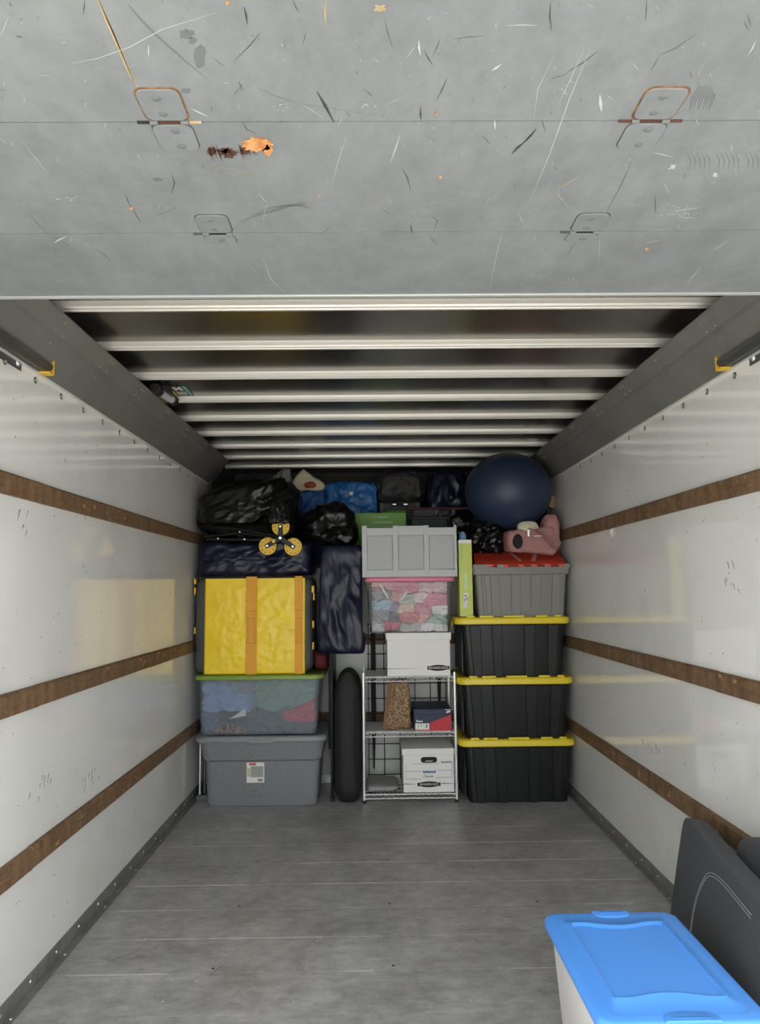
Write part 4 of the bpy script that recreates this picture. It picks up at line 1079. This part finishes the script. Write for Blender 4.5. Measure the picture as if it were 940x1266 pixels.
obj('axle_bolt', MB().cyl((C0.x, 4.364, C0.z), (C0.x, 4.374, C0.z), .008, 8), 'chrome', t)
obj('clip', MB().box(-.598, -.578, 4.362, 4.374, 1.553, 1.575), mat('clip_gold', 'cbb06a', .4, .3), t, bevel=.003)
obj('axle', MB().cyl((C0.x, 4.38, 1.582), (C0.x, 4.446, 1.582), .009, 10), 'black_metal', t)
for pts in ([(-.56, 4.41, 1.585), (-.80, 4.43, 1.622), (-1.02, 4.45, 1.60)], [(-.57, 4.42, 1.598), (-.82, 4.43, 1.645), (-.97, 4.45, 1.66)], [(-.62, 4.415, 1.576), (-1.0, 4.432, 1.582)]):
    obj('frame_tube', MB().tube(pts, .009, 8), 'black_metal', t)
for x, z in ((-.93, 1.585), (-.80, 1.624), (-.77, 1.580)): obj('rivet', MB().cyl((x, 4.408, z), (x, 4.425, z), .004, 8), 'chrome', t)

# ---------- black case, black folded frame, maroon cushion
t = thing('padded_case', (-.155, 4.70, 0), 'tall narrow black padded case with rounded top standing upright', 'case')
b = MB(); rings = []
for k in range(33):
    f = math.sin(k/32*math.pi/2) if k < 32 else .9995; z = .002+.765*f
    w = .086*(1-((f-.80)/.20)**2)**.5 if f > .80 else .086*(1-.42*max(0, (.16-f)/.16)**2)
    w = max(w, .004); dpt_ = .21*(1-.30*max(0, (f-.6)/.4)**2-.18*max(0, (.1-f)/.1)**2)
    rings.append([(x_, y_, z) for x_, y_, _ in rr(-.156-w, -.156+w, 4.70-dpt_, 4.70+dpt_, z, w*.8, 5)])
b.loft(rings); obj('shell', b, 'case_fabric', t, angle=60)
for x in (-.205, -.108): obj('seam_piping', MB().tube([(x, 4.497, .06), (x-.002, 4.4885, .30), (x, 4.4885, .58)], .0025, 6), 'black_fabric', t)
obj('top_seam', MB().tube([(-.240, 4.495, .60), (-.156, 4.486, .606), (-.072, 4.495, .60)], .0022, 6), 'black_fabric', t)

t = thing('folded_frame', (-.25, 4.75, 0), 'black folded metal frame standing on edge beside the padded case', 'frame')
for x, y, z0_, z1_, r in ((-.252, 4.56, .0, .885, .0085), (-.2655, 4.60, .30, .885, .0095), (-.252, 4.93, .0, .885, .0085)):
    p = obj('leg_tube', MB().cyl((x, y, z0_), (x, y, z1_), r, 10), 'black_metal', t)
    if z0_ == 0: obj('foot_cap', MB().cyl((x, y, 0), (x, y, .022), .014, 10), 'black_rubber', p)
for z in (.10, .875): obj('cross_tube', MB().cyl((-.252, 4.56, z), (-.252, 4.93, z), .0085, 10), 'black_metal', t)
obj('panel', MB().box(-.258, -.246, 4.57, 4.92, .15, .86), 'black_metal', t)
def mar_fit(v): v.x = min(-.276, max(-.3665, v.x)); v.z = min(.8825, v.z)
o = obj('maroon_cushion', fit(blob(-.380, -.277, 4.60, 4.86, .767, .90, 3, .02, 7, 91, 4), mar_fit), 'maroon', origin=(-.33, 4.75, .767)); tag(o, 'dark maroon cushion squeezed beside the yellow moving bag', 'cushion')

# chrome stand behind the grey tote
t = thing('metal_stand', (-1.07, 4.86, 0), 'thin chrome stand between the grey tote and the left wall', 'stand')
obj('pole', MB().cyl((-1.065, 4.62, .03), (-1.065, 4.62, .36), .006, 10), 'chrome', t); obj('pole', MB().cyl((-1.045, 4.66, .03), (-1.045, 4.66, .36), .009, 10), 'track_metal', t)
obj('base_bar', MB().box(-1.085, -1.01, 4.60, 4.67, .0, .035), 'track_metal', t, bevel=.004)

# ---------- attic contents
t = thing('green_box', (.05, 5.15, ATZ), 'bright green printed carton behind the grey organiser', 'box')
obj('body', MB().box(-.136, .238, 5.0, 5.14, ATZ, 1.795), 'green_box', t, bevel=.003)
obj('flap', MB().poly([(.09, 5.004, 1.794), (.236, 5.004, 1.794), (.236, 5.03, 1.812), (.10, 5.03, 1.808)], (0, .003, .002)), 'green_box', t)
mk = MB(); rn = random.Random(6)
for z, xa, xb in ((1.765, .018, .118), (1.728, .014, .136)):
    x = xa
    while x < xb:
        w = rn.uniform(.004, .011); hgt = rn.uniform(.007, .013); mk.box(x, x+w, 4.9985, 5.001, z-hgt/2, z+hgt/2); x += w+.003
obj('print_marks', mk, 'green_box_print', t, smooth=False)
def tb(q, h): return q
def ikea(x0_, x1_, y0, y1, z0_, z1_, seed, m_, lab):
    def sh(q, h):
        f = (q.z/h.z+1)/2; q.x *= .86+.14*f; q.y *= .9; return q
    tt = thing('carrier_bag', ((x0_+x1_)/2, y0, z0_), lab, 'bag')
    def cfit(v): v.x = min(x1_, max(x0_, v.x)); v.z = min(z1_+.01, v.z)
    obj('bag_body', fit(blob(x0_-.02, x1_+.02, y0, y1, z0_, z1_, 8, .045, 6, seed, 6, crease=1.2, shape=sh), cfit), m_, tt)
    return tt
a = ikea(-.329, .040, 5.17, 5.5, ATZ, 2.045, 13, 'ikea_blue', 'large blue woven carrier bag in the attic over the green carton')
obj('white_tag', MB().box(-.155, -.13, 5.155, 5.16, 1.94, 1.965), 'paper', a)
ikea(-.505, -.331, 5.16, 5.45, ATZ, 1.98, 19, 'ikea_blue_dark', 'small blue carrier bag beside the floral pillow in the attic')
t = thing('floral_pillow', (-.47, 5.3, 1.99), 'white pillow with red flower tipped behind the small blue bag', 'pillow')
pb = blob(-.57, -.35, 5.25, 5.40, 1.95, 2.11, 6, .025, 8, 71, 5, flat=False); pb.xf(Matrix.Translation((-.46, 5.3, 2.03)) @ Matrix.Rotation(math.radians(38), 4, 'Y') @ Matrix.Translation((.46, -5.3, -2.03))); 
def pil_fit(v): v.x = max(-.572, v.x); v.z = max(1.988, v.z)
obj('pillow_body', fit(pb, pil_fit), 'cream_fabric', t)
obj('red_flower', blob(-.49, -.40, 5.225, 5.27, 2.005, 2.05, 2, .02, 14, 72, 3), mat('flower_red', 'b0543c', .8), t)
wb = blob(-.72, -.54, 5.1, 5.3, 1.97, 2.13, 5, .05, 8, 73, 5, crease=1.2, flat=False); wb.xf(Matrix.Translation((-.63, 5.2, 2.0)) @ Matrix.Rotation(math.radians(-35), 4, 'Y') @ Matrix.Translation((.63, -5.2, -2.04)))
def bun_fit(v): v.x = min(-.574, v.x); v.z = max(1.939, v.z)
o = obj('cloth_bundle', fit(wb, bun_fit), mat('grey_cloth', '8b8b88', .8, bump=(20, .4)), origin=(-.62, 5.2, 1.97)); tag(o, 'pale grey cloth bundle behind the big bin bag', 'bundle')
def att_fit(v): v.z = min(1.940, v.z); v.x = min(-.508, v.x)
o = obj('black_bag', fit(blob(-1.0, -.54, 5.02, 5.5, ATZ, 1.985, 3, .06, 5, 74, 5, crease=1.1), att_fit), 'black_plastic', origin=(-.74, 5.2, ATZ)); tag(o, 'black bag in the attic behind the big bin bag', 'bag')
t = thing('suitcase', (.2, 5.3, ATZ), 'dark upright suitcase in the attic under the grey duffel', 'suitcase')
obj('shell', MB().box(.05, .36, 5.20, 5.5, ATZ, 1.90), 'suitcase_dark', t, bevel=.02)
for x in (.075, .335): obj('strap', MB().box(x-.014, x+.014, 5.192, 5.204, ATZ+.01, 1.885), 'bag_grey', t, bevel=.002)
obj('handle', MB().tube([(.15, 5.20, 1.865), (.15, 5.175, 1.868), (.26, 5.175, 1.868), (.26, 5.20, 1.865)], .008, 8), 'black_rubber', t)
for x in (.165, .245): obj('latch', MB().box(x-.012, x+.012, 5.165, 5.172, 1.868, 1.876), 'chrome', t)
t = thing('duffel_bag', (.2, 5.35, 1.90), 'wrinkled dark grey duffel bag under the ceiling beside the blue bag', 'bag')
def duf_fit(v): v.x = min(.402, max(.041, v.x)); v.z = max(1.8995, v.z)
obj('bag_body', fit(blob(.022, .395, 5.17, 5.55, 1.90, 2.12, 3.2, .05, 6, 80, 5, crease=1.2), duf_fit), 'duffel_grey', t)
obj('strap', MB().tube([(.062, 5.20, 1.95), (.08, 5.16, 2.06), (.2, 5.15, 2.125), (.34, 5.16, 2.06), (.38, 5.20, 1.95)], .012, 8, ry=.004), 'black_fabric', t)
def nv3_fit(v): v.x = max(.4025, v.x)
o = obj('navy_bag', fit(blob(.405, .70, 5.14, 5.5, ATZ, 2.115, 6, .04, 6, 81, 5, crease=1.2), nv3_fit), 'navy_plastic', origin=(.55, 5.3, ATZ)); tag(o, 'dark navy bag in the attic between grey duffel and ball', 'bag')
o = obj('wooden_rod', MB().cyl((.24, 5.06, 1.83), (.86, 5.06, 1.825), .008, 10), 'brown_rod', origin=(.5, 5.06, 1.83)); tag(o, 'thin reddish brown rod lying behind the grey organiser', 'rod')
t = thing('teal_case', (.40, 5.0, ATZ), 'dark teal case standing behind the grey organiser', 'case')
obj('shell', MB().box(.27, .53, 5.0, 5.10, ATZ, 1.755), 'teal_dark', t, bevel=.012); obj('rim', MB().box(.268, .532, 4.998, 5.10, 1.745, 1.765), 'black_rubber', t, bevel=.004)
t = thing('dark_case', (.35, 5.05, 1.765), 'small dark grey case lying on the teal case under the rod', 'case')
obj('shell', MB().box(.29, .44, 5.03, 5.10, 1.765, 1.822), 'suitcase_dark', t, bevel=.006); obj('latch', MB().box(.35, .38, 5.026, 5.032, 1.785, 1.80), 'black_rubber', t)
def bb3_fit(v): v.z = min(1.818, v.z)
o = obj('black_bag', fit(blob(.55, .86, 5.0, 5.10, ATZ, 1.80, 3, .05, 8, 83, 5, crease=1.2), bb3_fit), 'black_plastic', origin=(.66, 5.05, ATZ)); tag(o, 'crumpled black bag behind the lime carton at the attic edge', 'bag')

# ---------- foreground blue tote
bz = .345
t = thing('latch_tote', (.66, 1.93, 0), 'milky white tote with bright blue latching lid beside the cushions', 'tote')
bx0, bx1, by0, by1 = .478, .853, 1.650, 2.190
b = MB(); b.loft([rr(bx0+.04, bx1-.04, by0+.05, by1-.05, .002, .04), rr(bx0+.032, bx1-.032, by0+.042, by1-.042, .02, .05), rr(bx0+.014, bx1-.014, by0+.018, by1-.018, bz-.045, .05), rr(bx0+.008, bx1-.008, by0+.012, by1-.012, bz-.04, .05), rr(bx0+.008, bx1-.008, by0+.012, by1-.012, bz-.02, .05)])
obj('body', b, 'milky_body', t)
l = MB(); r = .035
wav = lambda ring, amp: [(x, y+(amp*math.cos((x-.665)/.13*math.pi)*(1 if y > 1.92 else -1) if abs(y-(by1+by0)/2) > .17 else 0), z) for x, y, z in ring]
def ring(dx, z, rad, n=8): return rr(bx0+dx, bx1-dx, by0+dx, by1-dx, z, rad, n)
def panel_ring(g, z):
    pts = []; xa, xb, ya, yb = .530+g, .800-g, 1.737+g, 2.122-g
    N = 14
    top = [(xb-(xb-xa)*k/N, yb) for k in range(N)]; lft = [(xa, yb-(yb-ya)*k/N) for k in range(N)]; bot = [(xa+(xb-xa)*k/N, ya) for k in range(N)]; rt = [(xb, ya+(yb-ya)*k/N) for k in range(N)]
    for x, y in top+lft+bot+rt:
        f = (x-.665)/.135; dip = .020*max(0, math.cos(f*math.pi*.8))
        if abs(y-yb) < 1e-6: y -= dip
        if abs(y-ya) < 1e-6: y += dip*.9
        pts.append((x, y, z))
    return pts
l.loft([ring(.004, bz-.030, r), ring(0, bz-.026, r), ring(0, bz-.010, r), ring(.004, bz-.002, r), ring(.010, bz, r), ring(.030, bz+.001, r*.8)], True, False)
# top deck between outer ring and panel
outer = rr(bx0+.030, bx1-.030, by0+.030, by1-.030, bz+.001, r*.8, 8)
def resample(pts, n):
    P = [Vector(p) for p in pts]+[Vector(pts[0])]; d = [0]
    for a_, b_ in zip(P[:-1], P[1:]): d.append(d[-1]+(b_-a_).length)
    out = []
    for k in range(n):
        s_ = d[-1]*k/n; i = max(j for j in range(len(d)) if d[j] <= s_+1e-9); i = min(i, len(P)-2); f = (s_-d[i])/max(1e-9, d[i+1]-d[i]); out.append(P[i].lerp(P[i+1], f))
    return out
def start_at(pts):
    k = max(range(len(pts)), key=lambda i: pts[i][0]+pts[i][1]); return pts[k:]+pts[:k]
NN = 112
o1 = resample(start_at([tuple(p) for p in outer]), NN)
rs = [resample(start_at(panel_ring(g, z)), NN) for g, z in ((0, bz+.001), (.004, bz+.0045), (.009, bz+.0045), (.013, bz-.001), (.02, bz-.0015))]
l.loft([o1]+rs, False, True)
lo = obj('lid', l, 'blue_lid', t, angle=60)
# latches
for y0_, sgn, xx in ((by1, 1, .672), (by0, -1, .680)):
    lt = MB(); w = .052 if sgn > 0 else .062
    def arc(g, z):
        pts = [(xx-w+g, y0_-.002*sgn, z)]
        for k in range(9):
            a = math.pi*k/8; pts.append((xx-(w-g)*math.cos(a)*(1 if abs(math.cos(a)) < .95 else 1), y0_-(.012+(.030-g)*math.sin(a)**.6)*sgn, z))
        pts.append((xx+w-g, y0_-.002*sgn, z)); return pts
    lt.loft([arc(0, bz-.006), arc(0, bz+.0015), arc(.004, bz+.0035)])
    lt.box(xx-w*.95, xx+w*.95, min(y0_-.003*sgn, y0_+.006*sgn), max(y0_-.003*sgn, y0_+.006*sgn), bz-.07, bz-.004)
    la = obj('latch', lt, 'blue_lid', t, bevel=.0015)
    obj('latch_grip', MB().box(xx-w*.65, xx+w*.65, min(y0_-.018*sgn, y0_-.010*sgn), max(y0_-.018*sgn, y0_-.010*sgn), bz+.003, bz+.0048), 'blue_lid_dark', la, bevel=.001)

# ---------- cushions
def cushion(name, P, ln, ht, th, yaw, lean, m_, lab, pw, seed):
    """P = far bottom front corner; ln runs towards the rear door"""
    u = Vector((-math.sin(yaw), -math.cos(yaw), 0)); n = Vector((math.cos(yaw), -math.sin(yaw), 0))
    w = (Vector((0,0,1))*math.cos(lean)+n*math.sin(lean)); n2 = (n*math.cos(lean)-Vector((0,0,1))*math.sin(lean))
    tt = thing(name, (P[0], P[1]-ln/2, 0), lab, 'cushion')
    mb = blob(0, ln, 0, th, 0, ht, pw, .004, 5, seed, 6, crease=.2, flat=False)
    mb.v = [Vector(P)+u*p.x+n2*p.y+w*p.z for p in mb.v]
    obj('cover', mb, m_, tt)
    return tt, (lambda a, b, c: Vector(P)+u*a+n2*c+w*b)
t, loc = cushion('sofa_cushion', (1.000, 2.665, .012), .86, .475, .078, math.radians(10), math.radians(10.5), 'cushion_fabric', 'dark charcoal fabric cushion with pale double stitching leaning by the blue tote', 14, 3)
o0 = loc(0, 0, 0); nrm = (loc(0, 0, 1)-o0).normalized()
def on_front(x, y):
    d = ray(x, y); c0 = Vector((0, 0, CAM_Z)); p = c0+d*((o0-c0).dot(nrm)/d.dot(nrm)); u_ = (loc(1, 0, 0)-o0); w_ = (loc(0, 1, 0)-o0); return ((p-o0).dot(u_), (p-o0).dot(w_))
CP = [on_front(*q) for q in ((855,1152), (858,1130), (863,1108), (870,1090), (878,1077), (889,1068), (902,1064), (915,1066), (928,1071), (938,1077))]
CP = [(q[0], q[1] if q[1] < .38 else .38+.065*(1-math.exp(-(q[1]-.38)/.065))) for q in CP]
def smooth_path(P, n):
    out = []
    for i in range(len(P)-1):
        p0, p1, p2, p3 = P[max(i-1, 0)], P[i], P[i+1], P[min(i+2, len(P)-1)]
        for k in range(n):
            t_ = k/n; out.append(tuple(.5*(2*p1[c]+(p2[c]-p0[c])*t_+(2*p0[c]-5*p1[c]+4*p2[c]-p3[c])*t_*t_+(-p0[c]+3*p1[c]-3*p2[c]+p3[c])*t_**3) for c in (0, 1)))
    return out+[P[-1]]
for off in (0, .009):
    base = smooth_path(CP, 5); pts = []
    for k in range(len(base)):
        a_, b_ = base[max(k-1, 0)], base[min(k+1, len(base)-1)]; dx, dy = b_[0]-a_[0], b_[1]-a_[1]; L_ = math.hypot(dx, dy) or 1
        pts.append((base[k][0]+dy/L_*off, base[k][1]-dx/L_*off))
    stc = MB()
    for k in range(0, len(pts)-1):
        p, q = pts[k], pts[k+1]
        for s0, s1 in ((.05, .35), (.55, .85)):
            A = (p[0]+(q[0]-p[0])*s0, p[1]+(q[1]-p[1])*s0); B = (p[0]+(q[0]-p[0])*s1, p[1]+(q[1]-p[1])*s1)
            stc.tube([loc(*A, -.0035), loc(*B, -.0035)], .0012, 5)
    obj('stitching', stc, 'thread', t)
cushion('sofa_cushion', (1.122, 2.41, .012), .80, .505, .088, math.radians(1), math.radians(1), 'cushion_fabric_2', 'second darker cushion with rounded top between the stitched cushion and wall', 5, 9)
